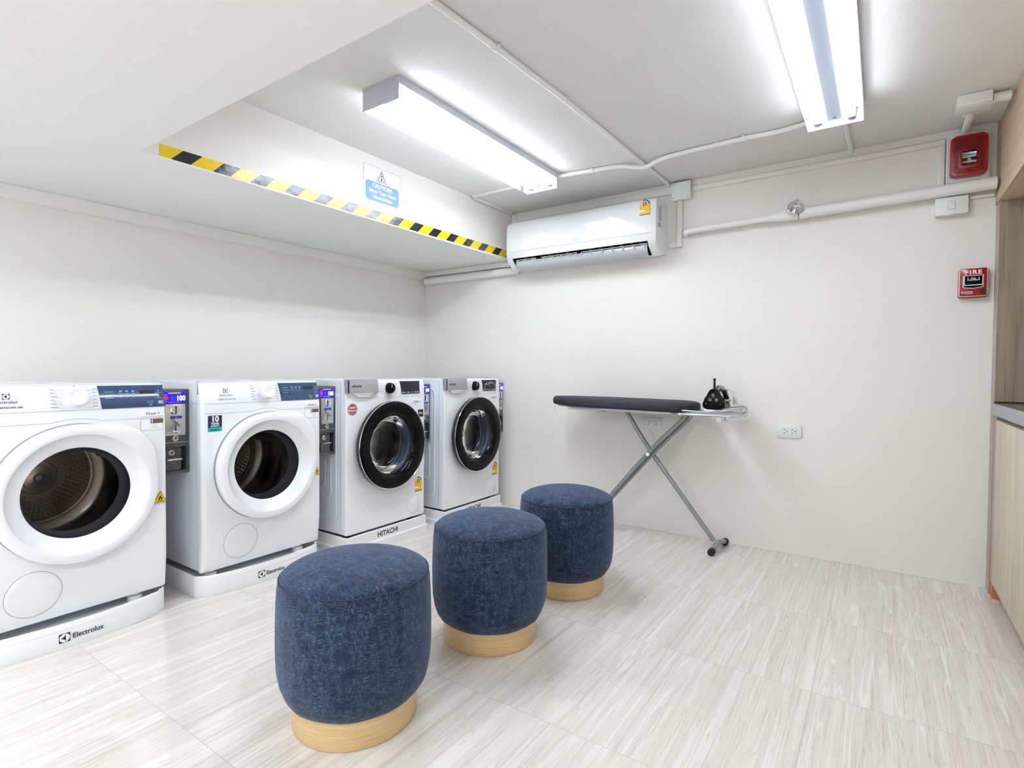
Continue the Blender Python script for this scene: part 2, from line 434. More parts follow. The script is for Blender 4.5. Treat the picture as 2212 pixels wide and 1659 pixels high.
# sloping fillet of plaster where the lowered ceiling meets the upper wall
b = B(); b.add([(SXF(0)-.001, -.0005, S), (SXF(0)+.03, -.0005, S-.035), (SXF(0)+.03, -.0005, S-.001), (SXF(0)-.001, -.03, S)], [(0,1,2), (0,1,3), (1,2,3), (0,3,2)])
struct(b.done('trim_4', 'wall'))
# narrow white skirting bead at the foot of the back wall
b = B(); b.box(.9, W-.01, -.004, -.0005, .0005, .006); struct(b.done('baseboard_back', 'wall'))

# ------------------------------------------------------------------ pipes, trunking, boxes on the back wall
def run(name, label, cat, pts, r, mt='pipe', clamps=(), elbows=(), group=None, smooth=0, cr=1.35):
    t = thing(name, label, cat, pts[0], 0, group); o0 = Vector(pts[0])
    b = B(); b.tube([Vector(p)-o0 for p in pts], r, 14, smooth=smooth); b.done('pipe_run', mt, t)
    for c, d in clamps:
        b = B(); c = Vector(c)-o0; d = Vector(d).normalized()
        b.tube([c-d*.009, c+d*.009], r*cr, 14)
        n = d.cross(Vector((0, 0, 1))).normalized()
        b.tube([c-n*r*2.0+Vector((0, 0, r*.55)), c+n*r*2.0+Vector((0, 0, r*.55))], r*.35, 8)
        b.done('pipe_clip', 'trunk', t)
    for c, d, rr, l in elbows:
        b = B(); c = Vector(c)-o0; d = Vector(d).normalized(); b.tube([c-d*l, c-d*l*.8, c+d*l*.8, c+d*l], [rr*.93, rr, rr, rr*.93], 14); b.done('pipe_coupling', mt, t)
    return t
run('ceiling_conduit', 'white painted conduit running over the raised ceiling towards the back wall', 'pipe',
    [(1.985, YN+.005, H-.012), (2.03, -1.76, H-.012), (2.055, -1.305, H-.012), (2.085, -.035, H-.012)], .011,
    clamps=[((2.032, -1.75, H-.012), (0, 1, 0)), ((2.056, -1.29, H-.012), (0, 1, 0))])
run('ceiling_conduit', 'white bent conduit linking the ends of the two ceiling lights', 'pipe',
    [(1.60, -.53, H-.013), (1.80, -.50, H-.013), (1.95, -.475, H-.013), (2.06, -.447, H-.033), (2.11, -.447, H-.034), (2.22, -.465, H-.015), (2.6, -.48, H-.013), (2.75, -.47, H-.013), (2.89, -.50, H-.013)], .012,
    clamps=[((1.80, -.50, H-.013), (1, 0, 0)), ((2.6, -.48, H-.013), (1, 0, 0))], smooth=6)
run('ceiling_conduit', 'short white conduit from the right-hand ceiling light to the back wall', 'pipe',
    [(3.02, -.585, H-.012), (3.02, -.32, H-.012), (3.025, -.10, H-.013), (3.026, -.028, H-.022)], .011, smooth=4)
# flat trunking on ceiling from lowered ceiling edge to light 1
def trunk(name, label, segs, group=None):
    b = B(); o0 = Vector(segs[0][0:5:2])
    for (x0, x1, y0, y1, z0, z1) in segs:
        b.box(x0-o0.x, x1-o0.x, y0-o0.y, y1-o0.y, z0-o0.z, z1-o0.z, bev=.0025)
    return tag(b.done(name, 'trunk', loc=tuple(o0)), label, 'cable trunking', group)
trunk('cable_trunking', 'flat white trunking on the ceiling from the lowered edge to the left light', [(.93, 1.41, -.505, -.480, H-.014, H-.0005)])
trunk('cable_trunking', 'white trunking in the ceiling corner above the lowered edge beside the hazard tape', [(SXF(-.3)+.006, SXF(-.3)+.030, -.478, -.036, H-.016, H-.0005)])
trunk('cable_trunking', 'upright white trunking between the lowered ceiling and the left end of the air conditioner', [(.918, .946, -.030, -.0005, S+.004, H-.018), (.946, .966, -.024, -.0005, 2.07, 2.12)])
trunk('cable_trunking', 'long white trunking on the back wall just above the air conditioner', [(.968, 2.106, -.022, -.0005, 2.082, 2.126)])
trunk('cable_trunking', 'white L-shaped trunking dropping down beside the right end of the air conditioner', [(2.135, 2.164, -.022, -.0005, 1.757, 2.034), (2.088, 2.1345, -.022, -.0005, 1.757, 1.786)])
trunk('cable_trunking', 'white trunking under the ceiling from the square junction box to the red alarm strobe', [(2.218, 3.405, -.020, -.0005, 2.082, 2.108), (3.377, 3.405, -.0195, -.0005, 1.868, 2.0818), (2.218, 3.405, -.010, -.0005, 2.112, 2.120)])
trunk('cable_trunking', 'short white trunking between the light switch and the oak panel', [(3.500, W-.012, -.016, -.0005, 1.812, 1.826)])

def jbox(name, label, x0, x1, z0, z1, d):
    t = thing(name, label, 'junction box', ((x0+x1)/2, 0, z0))
    w = (x1-x0)/2
    b = B(); b.box(-w, w, -d, -.0005, 0, z1-z0, bev=.004); b.done('box_body', 'offw', t)
    b = B(); b.box(-w-.001, w+.001, -d-.004, -d-.0002, -.001, z1-z0+.001, bev=.003); b.done('lid', 'offw', t)
    for sx in (-1, 1):
        for zz in (.012, z1-z0-.012):
            b = B(); b.disc((sx*(w-.012), -d-.0045, zz), .0032, seg=12, th=.0012); b.done('screw', 'seam', t)
    return t
jbox('junction_box', 'square white junction box at the top of the wall right of the air conditioner', 2.108, 2.216, 2.034, 2.138, .040)

# drain pipe in the corner under cove
run('drain_pipe', 'thick white pipe along the back wall under the lowered ceiling', 'pipe', [(.075, -.035, 1.722), (.992, -.035, 1.726)], .027)
# sprinkler pipe
t = thing('sprinkler_pipe', 'white water pipe with a wider right half along the back wall', 'pipe', (2.20, -.05, 1.84))
b = B(); b.tube([(-.012, .049, -.012), (-.012, .02, -.012), (-.004, .004, -.008), (.02, 0, -.004), (.46, 0, .004)], .018, 14); b.done('narrow_pipe', 'pipe', t)
b = B(); b.tube([(.43, 0, .0035), (.445, 0, .0035), (.455, 0, .0035), (.52, 0, .006), (.535, 0, .006), (.535, 0, .006), (.565, 0, .006), (.565, 0, .006), (.595, 0, .006)], [.021, .021, .021, .029, .029, .031, .031, .029, .029], 18); b.done('reducer', 'pipe', t)
b = B(); b.tube([(.60, 0, .006), (W-2.2-.012, 0, .022)], .0285, 18); b.done('wide_pipe', 'pipe', t)
for xx in (.605, .708):
    b = B(); b.tube([(xx-.006, 0, .007), (xx+.006, 0, .007)], .031, 18); b.done('pipe_coupling', 'pipe', t)
b = B(); b.tube([(.548, 0, .012), (.548, -.006, .03)], .02, 14); b.done('outlet_stub', 'pipe', t)
# sprinkler head
t = thing('fire_sprinkler', 'chrome fire sprinkler with a round plate on the wall pipe', 'sprinkler', (2.785, -.088, 1.872))
Rm = Matrix.Rotation(math.radians(-18), 4, 'X') @ Matrix.Rotation(math.radians(14), 4, 'Z')
b = B(); b.T = Rm; b.lathe([(.0, .001), (.036, .004), (.041, -.002), (.039, -.004), (.034, -.001), (.0, -.002)], ax='y', seg=36); b.done('escutcheon_plate', 'chrome', t)
b = B(); b.T = Rm; b.tube([(0, -.003, 0), (0, -.020, 0)], .011, 12); b.tube([(-.010, -.020, 0), (-.013, -.034, .003), (-.003, -.045, .006)], .003, 6); b.tube([(.010, -.020, 0), (.013, -.034, .003), (.003, -.045, .006)], .003, 6)
b.disc((0, -.046, .006), .012, seg=14, th=.002); b.box(-.012, .014, -.05, -.04, -.02, -.016); b.done('spray_frame', 'chrome', t)
b = B(); b.T = Rm; b.tube([(-.006, -.022, .009), (-.006, -.040, .011)], .006, 10); b.done('fusible_plug', 'brass', t)
b = B(); b.T = Rm; b.tube([(0, .002, 0), (0, .010, 0)], .010, 12); b.done('threaded_neck', 'pipe', t)

# junction box on ceiling at right, with stubs
t = thing('junction_box', 'white junction box hanging from the ceiling above the red alarm strobe', 'junction box', (3.475, -.36, H))
b = B(); b.box(-.062, .052, -.04, .045, -.050, -.0005, bev=.006); b.done('box_body', 'pipe', t)
for q, (xx, rr) in enumerate(((-.038, .011), (-.006, .013), (.028, .010))):
    b = B(); b.lathe([(rr, 0), (rr, -.0015), (rr-.0015, -.0015), (rr-.0015, 0)], (xx, -.040, -.026), 'y', 20); b.done('knockout', 'pipe', t)
b = B(); b.box(-.064, .054, -.042, .047, -.055, -.0505, bev=.002); b.done('lid', 'offw', t)
run('ceiling_conduit', 'white conduit stub between the ceiling junction box and the oak panel', 'pipe', [(3.53, -.36, H-.026), (W-.015, -.36, H-.026)], .019)
run('ceiling_conduit', 'white conduit from the ceiling junction box down to the red alarm strobe', 'pipe', [(3.475, -.312, H-.026), (3.475, -.10, H-.022), (3.477, -.045, H-.020), (3.478, -.024, H-.024)], .015, smooth=3,
    clamps=[((3.475, -.20, H-.024), (0, 1, 0))], cr=1.15)

# alarm strobe
t = thing('fire_alarm_strobe', 'red fire alarm strobe with a clear lens on a white wall plate', 'fire alarm', (3.484, 0, 1.885))
b = B(); b.box(-.075, .083, -.028, -.0005, .0, .235, bev=.003); b.done('back_plate', 'whitep', t)
b = B(); b.prism(rrect(-.069, .077, .006, .229, .004), -.0292, -.0281); b.prism(rrect(-.067, .075, .008, .227, .004), -.030, -.0293, 1); b.done('plate_line', ['seam', 'whitep'], t)
b = B(); b.prism(rrect(-.063, .071, .024, .212, .020), -.064, -.0305, bev=.007); b.done('red_housing', 'red', t)
b = B(); b.prism(rrect(-.050, .058, .040, .200, .014), -.070, -.0645, bev=.003)
for k in range(7):
    b.box(-.044, .052, -.0716, -.0702, .148+k*.006, .1515+k*.006)
    b.box(-.044, -.030, -.0712, -.0702, .062+k*.010, .066+k*.010); 
b.done('red_grille', 'red2', t)
b = B(); b.prism(rrect(-.036, .042, .056, .142, .012), -.0745, -.0702, bev=.002); b.done('lens_surround', 'red', t)
b = B(); b.prism(rrect(-.028, .034, .068, .132, .010), -.0765, -.0747, bev=.001); b.done('lens_frame', 'red', t)
b = B(); b.prism(rrect(-.0265, .0325, .0695, .1305, .010), -.094, -.077, bev=.007); b.done('strobe_lens', 'lens', t)
b = B(); b.add([(x, y, z) for z, y in ((.073, -.090), (.086, -.079), (.100, -.088), (.114, -.079), (.127, -.090)) for x in (-.0225, -.010, .003, .016, .0285)],
      [(5*j+i, 5*j+i+1, 5*j+i+6, 5*j+i+5) for j in range(4) for i in range(4)])
for v in b.bm.verts: v.co.y += .003*math.sin(v.co.x*400)
b.tube([(-.018, -.090, .100), (.024, -.090, .101)], .003, 8); b.done('strobe_reflector', 'chrome', t)
b = B(); b.disc((.004, -.071, .047), .004, seg=14); b.done('screw', 'dark', t)

# fire pull station
t = thing('fire_pull_station', 'small red FIRE pull-down alarm box with a black handle', 'fire alarm', (3.518, 0, 1.355))
w = .051
b = B(); b.prism(rrect(-w-.001, w+.001, -.002, .135, .008), -.030, -.0005, bev=.002); b.done('box_body', 'red', t)
b = B(); b.prism(rrect(-w, w, .002, .134, .007), -.034, -.0302, bev=.001); b.done('white_border', 'wprint', t)
b = B(); b.prism(rrect(-w+.003, w-.003, .005, .131, .005), -.0365, -.0342, bev=.0006); b.done('red_face', 'red', t)
b = B(); b.text('FIRE', .0, -.0368, .105, .0255, align='c', bold=.0009, sx=1.08, spacing=1.25); b.done('fire_lettering', 'wprint', t)
out = [(-.037, .099), (-.037, .048), (-.032, .042), (0, .038), (.032, .042), (.037, .048), (.037, .099)]
b = B(); b.prism(out[::1], -.0375, -.0367); b.done('handle_outline', 'wprint', t)
inn = [(-.0345, .0965), (-.0345, .050), (-.0305, .0445), (0, .0405), (.0305, .0445), (.0345, .050), (.0345, .0965)]
b = B(); b.prism(inn, -.0382, -.0376); b.done('handle_recess', 'gblack', t)
b = B(); b.prism(rrect(-.0335, .0335, .052, .0955, .004), -.0435, -.0384, bev=.001, m=0)
b.prism(rrect(-.031, .031, .0555, .0955, .003), -.0445, -.0436, m=1)
b.text('PULL', 0, -.0449, .0815, .0085, 0, 'c', bold=.0003); b.text('DOWN', 0, -.0449, .0735, .0085, 0, 'c', bold=.0003)
for sx in (-1, 1):
    cx = sx*.0195; b.prism([(cx-.0012, .0885), (cx-.0012, .0785), (cx-.0035, .0785), (cx, .0735), (cx+.0035, .0785), (cx+.0012, .0785), (cx+.0012, .0885)], -.0452, -.0446, m=0)
b.done('pull_handle', ['wprint', 'gblack'], t)
b = B(); b.text('NOTIFIER', -.031, -.0368, .0205, .0072, bold=.0003); b.text('by Honeywell', -.031, -.0368, .0135, .0055, bold=.0002)
b.lathe([(.0045, 0), (.0045, -.0006), (.0022, -.0006), (.0022, 0)], (-.038, -.0366, .0215), 'y', 18); b.done('maker_lettering', 'wprint', t)
b = B(); b.disc((.036, -.0370, .022), .0115, th=.0012); b.done('key_lock', 'mblack', t)
b = B(); b.box(-.016, .02, -.026, -.012, -.0028, -.0015); b.done('bottom_slot', 'dark', t)

# light switch
t = thing('light_switch', 'white surface-mounted light switch box under the wall pipe', 'light switch', (3.432, 0, 1.746))
b = B(); b.box(-.060, .060, -.040, -.0005, 0, .080, bev=.004); b.done('box_body', 'offw', t)
b = B(); b.box(-.061, .061, -.046, -.0402, -.001, .081, bev=.003); b.done('face_plate', 'offw', t)
b = B(); b.box(-.013, .013, -.0475, -.0462, .022, .062); b.box(-.012, .012, -.050, -.0477, .023, .061, bev=.001, m=1); b.box(-.003, .004, -.0506, -.0502, .054, .0555, m=2); b.done('rocker', ['seam', 'offw', 'dark'], t)

# sockets
def socket(label, xc, z0):
    t = thing('power_socket', label, 'socket', (xc, 0, z0), 0, 'double wall sockets')
    b = B(); b.box(-.060, .060, -.011, -.0005, 0, .068, bev=.003); b.done('face_plate', 'offw', t)
    b = B(); b.prism(rrect(-.035, .035, .014, .054, .001), -.0116, -.0111, 0); b.prism(rrect(-.0343, .0343, .0147, .0533, .001), -.0130, -.0117, 1)
    for cx in (-.022, .016):
        for s in (-1, 1):
            b.prism([(cx-.0042, .034+s*.007), (cx+.0042, .034+s*.007), (cx, .034+s*.0135)][::s], -.0134, -.0131, 2)
        b.disc((cx+.012, -.0132, .034), .0028, seg=16, m=2)
    b.done('socket_insert', ['seam', 'offw', 'print'], t)
socket('double wall socket behind the ironing board legs', 1.9915, .640)
socket('double wall socket on the bare wall right of the ironing board', 2.764, .642)

# ------------------------------------------------------------------ air conditioner
t = thing('air_conditioner', 'white wall-mounted air conditioner with open louvre', 'air conditioner', (1.53, 0, 1.70))
hw = .535
prof = [(-.0005, .325), (-.12, .335), (-.165, .330), (-.188, .312), (-.194, .290), (-.198, .115), (-.196, .075), (-.18, .05), (-.115, .004), (-.10, .0), (-.0005, .02)]
# casing: extruded side profile, open where the outlet is
b = B()
n = len(prof)
vs = []; xs = [-hw, -hw+.008, hw-.008, hw]; ins = [.006, 0, 0, .006]
cy, cz = -.10, .16
for x, i_ in zip(xs, ins):
    for (y, z) in prof:
        k = 1-i_*6 if i_ else 1
        vs.append((x, cy+(y-cy)*k if y < -.01 else y, cz+(z-cz)*k))
fs = [tuple(range(n)), tuple(range(3*n, 4*n))[::-1]]
for a in range(3):
    for i in range(n):
        j = (i+1) % n
        if a == 1 and i in (6, 7): continue
        fs.append((a*n+i, a*n+j, (a+1)*n+j, (a+1)*n+i))
b.add(vs, fs); 
b.done('casing', 'white', t)
# outlet cavity
b = B()
cav = [(-.1965, .076), (-.12, .115), (-.07, .09), (-.09, .03), (-.114, .0042)]
vs = [(x, y, z) for x in (-hw+.05, hw-.05) for (y, z) in cav]
b.add(vs, [(0,1,2,3,4), (9,8,7,6,5)] + [(i, i+1, 6+i, 5+i) for i in range(4)]); b.done('air_outlet', 'mblack', t)
for sx in (-1, 1):
    b = B(); x0, x1 = sorted((sx*(hw-.009), sx*(hw-.05)))
    b.prism([(-.1962, .0752), (-.1802, .0500), (-.1149, .0040), (-.105, .03), (-.16, .085)], x0, x1, plane='yz')
    b.done('outlet_cheek', 'white', t)
# glossy front panel
b = B(); yy = [(-.1995, .118), (-.2035, .124), (-.2035, .15), (-.203, .2), (-.202, .25), (-.199, .29), (-.192, .312), (-.178, .328), (-.172, .329)]
def acf(u, v):
    k = v*(len(yy)-1); i = min(int(k), len(yy)-2); f = k-i
    y = yy[i][0]*(1-f)+yy[i+1][0]*f; z = yy[i][1]*(1-f)+yy[i+1][1]*f
    hwp = hw-.001
    dz = min(z-.118, .329-z); r = .022
    ins = 0 if dz > r else r-math.sqrt(max(r*r-(r-dz)**2, 0))
    x = (-1+2*u)*(hwp-ins); d = hwp-ins-abs(x)
    return (x, y+(.006 if d < .001 else 0), z)
b.grid(acf, 40, 24); b.done('front_panel', 'gwhite' if 'gwhite' in M else 'white', t)
b = B(); b.text('FRIO', -.008, -.2045, .133, .019, 0, 'l', bold=0., sx=1.1); b.done('maker_lettering', 'lgrey', t)
# louvre flap
b = B()
def flap(u, v):
    x = (-1+2*u)*(hw-.062); a = v
    return (x, -.164+.034*a-.014*math.sin(a*PI), .060-.068*a)
b.grid(flap, 2, 10)
r = bmesh.ops.solidify(b.bm, geom=b.bm.faces[:], thickness=.003)
b.done('louvre_flap', 'white', t)
for k, xx in enumerate([-.46, -.40, -.335, -.315, -.245, -.18, -.115, -.05, .0, .035, .105, .18, .25, .32, .39, .455]):
    b = B(); b.prism([(-.162, .062), (-.180, .034), (-.184, .044), (-.170, .070)], xx-.0013, xx+.0013, plane='yz'); b.done('flap_rib', 'white', t)
b = B(); b.tube([(-hw+.062, -.168, .0665), (-.31, -.168, .0665)], .003, 8); b.tube([(-.27, -.168, .0665), (.0, -.168, .0665)], .003, 8); b.tube([(.04, -.168, .0665), (hw-.062, -.168, .0665)], .003, 8)
b.done('inner_vane_bar', 'white', t)
for xx in [-.42, -.36, -.23, -.16, -.09, .08, .15, .22, .29, .36, .42]:
    b = B(); b.prism([(-.10, .07), (-.14, .066), (-.15, .092), (-.11, .105)], xx-.001, xx+.001, plane='yz'); b.done('inner_vane', 'silver', t)

def energy_label(b, x, y, z, w, h, m0):
    """yellow card with an arched gauge and a 5; materials m0: yellow, green, red, white, navy, orange, olive"""
    yel, grn, rd, wh, nv, orr, ol = range(m0, m0+7)
    bh = h*.70; cx = x+w/2; cz = z+bh*.97; R = w*.46
    b.box(x, x+w, y-.0006, y, z, z+bh, yel)
    def arc(a0, a1, r0, r1, m, yy):
        nn = 10; P = [(cx+r1*math.cos(a0+(a1-a0)*i/nn), cz+r1*math.sin(a0+(a1-a0)*i/nn)) for i in range(nn+1)] + [(cx+r0*math.cos(a1-(a1-a0)*i/nn), cz+r0*math.sin(a1-(a1-a0)*i/nn)) for i in range(nn+1)]
        b.prism(P, yy-.0005, yy, m)
    arc(0.02, PI-.02, .0001, R*.70, wh, y-.0008)
    arc(.05, PI*.62, R*.70, R, grn, y-.0008); arc(PI*.62, PI-.02, R*.70, R, ol, y-.0008)
    b.disc((cx, y-.0016, cz+R*.12), R*.42, seg=20, m=rd, th=.0005)
    b.text('5', cx, y-.0021, cz-R*.16, R*.72, wh, 'c', bold=.0004)
    b.box(x, x+w*.45, y-.001, y-.0007, z+bh*.30, z+bh*.48, wh)
    b.box(x, x+w, y-.001, y-.0007, z, z+bh*.07, nv)
    for q in (.62, .70, .78, .52): b.box(x+w*.06, x+w*.94, y-.0009, y-.0007, z+bh*q, z+bh*(q+.015), orr)
EN = ['yellow', 'green', 'red', 'wprint', 'navy2', 'orange', 'yellow']
b = B(); b.T = Matrix.Translation((0, -.2035, 0)); energy_label(b, hw-.098, 0, .228, .064, .090, 0); b.done('energy_label', EN, t)
b = B(); b.box(hw-.004, hw+.0012, -.150, -.100, .20, .292, 0); 
for k in range(5): b.box(hw+.0001, hw+.0014, -.155+k*.011, -.149+k*.011, .165, .190, 0)
b.done('rating_plate', 'lgrey', t)
b = B(); b.box(-.40, -.30, -.10, -.075, -.0006, .004); b.done('underside_label', 'silver', t)

# ------------------------------------------------------------------ hazard tape and caution sign
TA = math.atan(.0145)
def on_ledge(y): return (SXF(y)+.0015, y, 0)
t = thing('hazard_tape', 'yellow and black hazard tape along the edge of the lowered ceiling', 'tape', (SXF(-2.35)+.0012, -2.35, 1.806), PI/2-TA)
# local X runs along the ledge (+y), local -Y faces the room
b = B(); L = 2.265; hgt = .051
tilt = .012/2.2
zb = lambda x: x*tilt
b.add([(0, -.0004, zb(0)), (L, -.0004, zb(L)), (L, -.0004, zb(L)+hgt), (.0, -.0004, zb(0)+hgt),
       (0, 0, zb(0)), (L, 0, zb(L)), (L, 0, zb(L)+hgt), (0, 0, zb(0)+hgt)],
      [(0,1,2,3), (7,6,5,4), (0,4,5,1), (1,5,6,2), (2,6,7,3), (3,7,4,0)])
b.done('yellow_band', 'tapey', t)
b = B()
for k in range(-1, 15):
    xm = (-2.254+.1583*k)+2.35; hwid = .036; sl = .025
    P = [(xm-hwid-sl, 0), (xm+hwid-sl, 0), (xm+hwid+sl, hgt), (xm-hwid+sl, hgt)]
    def clipx(P, lim, sgn):
        o = []
        for i in range(len(P)):
            p, q = P[i], P[(i+1) % len(P)]
            ip, iq = (p[0]-lim)*sgn >= 0, (q[0]-lim)*sgn >= 0
            if ip: o.append(p)
            if ip != iq:
                f = (lim-p[0])/(q[0]-p[0]); o.append((lim, p[1]+f*(q[1]-p[1])))
        return o
    P = clipx(clipx(P, 0.0, 1), L, -1) if P else P
    if len(P) < 3: continue
    b.prism([(x, z+zb(x)) for x, z in P], -.0009, -.0005)
b.done('black_stripes', 'tapek', t)
t = thing('caution_sign', 'white and blue CAUTION mind your head sign on the raised ceiling side', 'sign', (SXF(-1.377)+.0012, -1.377, 1.896), PI/2-TA)
w, h = .2605, .199
b = B(); b.box(0, w, -.0008, 0, 0, h); b.done('sign_sheet', 'signw', t)
b = B()
for (x0, x1, z0, z1) in ((0, w, 0, .0018), (0, w, h-.0018, h), (0, .0018, 0, h), (w-.0018, w, 0, h)): b.box(x0, x1, -.0012, -.0009, z0, z1)
b.done('border_line', 'lgrey', t)
b = B(); b.prism(rrect(.012, w-.012, .014, .117, .018), -.0012, -.0009); b.done('blue_field', 'signb', t)
b = B(); b.text('CAUTION!', w*.5-.003, -.0015, .088, .0285, 0, 'c', bold=.0011); b.text('Mind Your Head', w*.5, -.0015, .057, .0275, 0, 'c', bold=.0002); b.text('โปรดระวังศีรษะ', w*.5, -.0015, .029, .0235, 0, 'c', bold=.0004)
b.done('white_lettering', 'wprint', t)
def triring(b, cx, z0, z1, hw_, th, m, y):
    P = [(cx-hw_, z0), (cx+hw_, z0), (cx, z1)]
    for i in range(3):
        p, q = P[i], P[(i+1) % 3]; b.tube([(p[0], y, p[1]), (q[0], y, q[1])], th, 6, m)
b = B(); triring(b, w*.5-.008, .125, .186, .034, .0010, 0, -.0012); triring(b, w*.5-.008, .1305, .1745, .024, .0009, 0, -.0012)
cx = w*.5-.008
b.prism([(cx-.006, .162), (cx+.006, .160), (cx+.002, .153), (cx-.003, .155)], -.0014, -.0011)
b.disc((cx-.001, -.0013, .145), .004, seg=14, th=.0004); b.prism([(cx-.004, .133), (cx-.001, .138), (cx-.002, .143), (cx+.005, .143), (cx+.007, .136), (cx+.006, .132), (cx+.003, .136), (cx, .132)], -.0014, -.0011)
b.done('warning_triangle', 'print', t)

# ------------------------------------------------------------------ ceiling lights
def fixture():
    t = thing('ceiling_light', 'x', 'ceiling light')
    L, w, d = 1.245, .206, .092
    b = B(); b.box(-w/2, w/2, .004, L-.004, -.034, -.0005); b.done('housing', 'lamp_metal', t)
    for y0, y1, yf in ((0, .004, -.0003), (L-.004, L, L+.0003)):
        b = B(); b.box(-w/2-.001, w/2+.001, y0, y1, -d-.001, -.0005, bev=.001)
        e = b.done('end_cap', 'lamp_metal', t)
        for sx in (-.075, .075):
            q = B(); q.disc((sx, yf + (-.0006 if y0 == 0 else .0006), -.016), .0028, seg=10, th=.001); q.done('screw', 'seam', e)
    b = B(); zt = -.0345
    b.add([(x, y, z) for y in (.0045, L-.0045) for x, z in ((-.095, zt-.001), (-.032, zt-.001), (-.026, zt-.030), (.026, zt-.030), (.032, zt-.001), (.095, zt-.001))],
          [(i, i+1, 7+i, 6+i) for i in range(5)]); b.bm.faces.ensure_lookup_table(); b.bm.faces[2].material_index = 1; b.done('reflector', ['refl', 'midrefl'], t)
    b = B(); b.prism([(-.007, .03), (0, .024), (.007, .03), (0, .036)], -.0665, -.0648, plane='xy'); b.prism([(-.007, L-.03), (0, L-.024), (.007, L-.03), (0, L-.036)], -.0665, -.0648, plane='xy'); b.done('wing_nut', 'mblack', t)
    for sx in (-.062, .062):
        b = B(); b.tube([(sx, .032, -.0610), (sx, L-.032, -.0610)], .013, 16); b.done('fluorescent_tube', 'tube', t)
        for yy in (.008, L-.030):
            b = B(); b.box(sx-.015, sx+.015, yy, yy+.022, -.078, -.036, bev=.004); b.done('lamp_holder', 'holder', t)
    b = B(); a, c = w/2-.001, w/2
    zt2, zb2 = -.0350, -d
    b.add([(x, y, z) for y in (.0045, L-.0045) for x, z in ((-c, zt2), (-c, zb2+.004), (-c+.004, zb2), (c-.004, zb2), (c, zb2+.004), (c, zt2))],
          [(i, i+1, 7+i, 6+i) for i in range(5)])
    b.bm.faces.ensure_lookup_table(); b.bm.faces[0].material_index = 1; b.bm.faces[4].material_index = 1
    b.done('clear_diffuser', ['diffuser', 'diffside'], t)
    return t
LG = 'fluorescent ceiling lights'
l1 = fixture(); l1.location = (1.50, -1.805, H); l1['label'] = 'long white fluorescent ceiling light left of the ceiling conduit'; l1['group'] = LG
l2 = copy_tree(l1); l2.location = (2.99, -.588-1.245, H); l2['label'] = 'fluorescent ceiling light at the top right showing its two tubes'
l3 = copy_tree(l1); l3.location = (1.15, -4.60, S); l3['label'] = 'added unseen fluorescent fill light under the lowered ceiling behind the viewer on the left'  # both lowered-ceiling fixtures are added out of view as fill light
l4 = copy_tree(l1); l4.location = (2.6, -4.60, S); l4['label'] = 'added unseen fluorescent fill light under the lowered ceiling behind the viewer on the right'

def retube(o, key):
    for ch in o.children:
        if ch.name.startswith('fluorescent_tube'): ch.data = ch.data.copy(); ch.data.materials[0] = M[key]
retube(l2, 'tube_dim'); retube(l3, 'tube_fill'); retube(l4, 'tube_fill')

# ------------------------------------------------------------------ laundry machines (local frame: X right, -Y front, Z up)
def logo_mark(b, x, y, z, s, m=0, mw=1):
    """square emblem: dark square, pale disc, dark curved triangle pointing left"""
    b.box(x, x+s, y-.0005, y, z, z+s, m)
    cx, cz, R = x+s/2, z+s/2, s*.47
    b.disc((cx, y-.0007, cz), R, seg=36, m=mw, th=.0004)
    ex = cx+R*.22; hh = math.sqrt(R*R-(R*.22)**2)*.96
    P = [(ex, cz-hh)]
    for i in range(1, 9):
        t_ = i/8; P.append((ex-(ex-(cx-R))*t_**1.0*(.35+.65*t_), cz-hh*(1-t_)**1.7))
    Q = [(px, 2*cz-pz) for px, pz in P[:-1]][::-1]
    # dark wedge
    b.prism((P+Q)[::-1], y-.0014, y-.0010, m)

def front_grid(fy, W_, H_, c, ri, yb=.035):
    """front sheet with a round hole; fy(x,z) = depth"""
    b = B(); x0, x1, z0, z1 = 0, W_, 0, H_
    cor = [math.atan2(z-c[1], x-c[0]) for x in (x0, x1) for z in (z0, z1)]
    ang = sorted(set([2*PI*i/96-PI for i in range(96)] + cor))
    S_ = [0, .15, .3, .45, .6, .72, .82, .89, .93, .96, .975, .985, .993, 1]
    rows = []
    for a in ang:
        ca, sa = math.cos(a), math.sin(a); T = 9
        if ca > 1e-9: T = min(T, (x1-c[0])/ca)
        if ca < -1e-9: T = min(T, (x0-c[0])/ca)
        if sa > 1e-9: T = min(T, (z1-c[1])/sa)
        if sa < -1e-9: T = min(T, (z0-c[1])/sa)
        row = []
        for s_ in S_:
            d = ri+(T-ri)*s_; x, z = c[0]+ca*d, c[1]+sa*d
            row.append((x, fy(min(max(x, x0), x1), min(max(z, z0), z1)), z))
        row.append((row[-1][0], yb, row[-1][2])); rows.append(row)
    n = len(rows); k = len(rows[0]); vs = [v for r in rows for v in r]
    fs = [(i*k+j, i*k+j+1, ((i+1) % n)*k+j+1, ((i+1) % n)*k+j) for i in range(n) for j in range(k-1)]
    b.add(vs, fs); return b
def edge_round(x, z, W_, H_, r):
    y = 0
    for d in (x, W_-x):
        if d < r: y += r-math.sqrt(max(r*r-(r-d)**2, 0))
    if H_-z < .010: y += .010-math.sqrt(max(.0001-(.010-(H_-z))**2, 0))
    return y
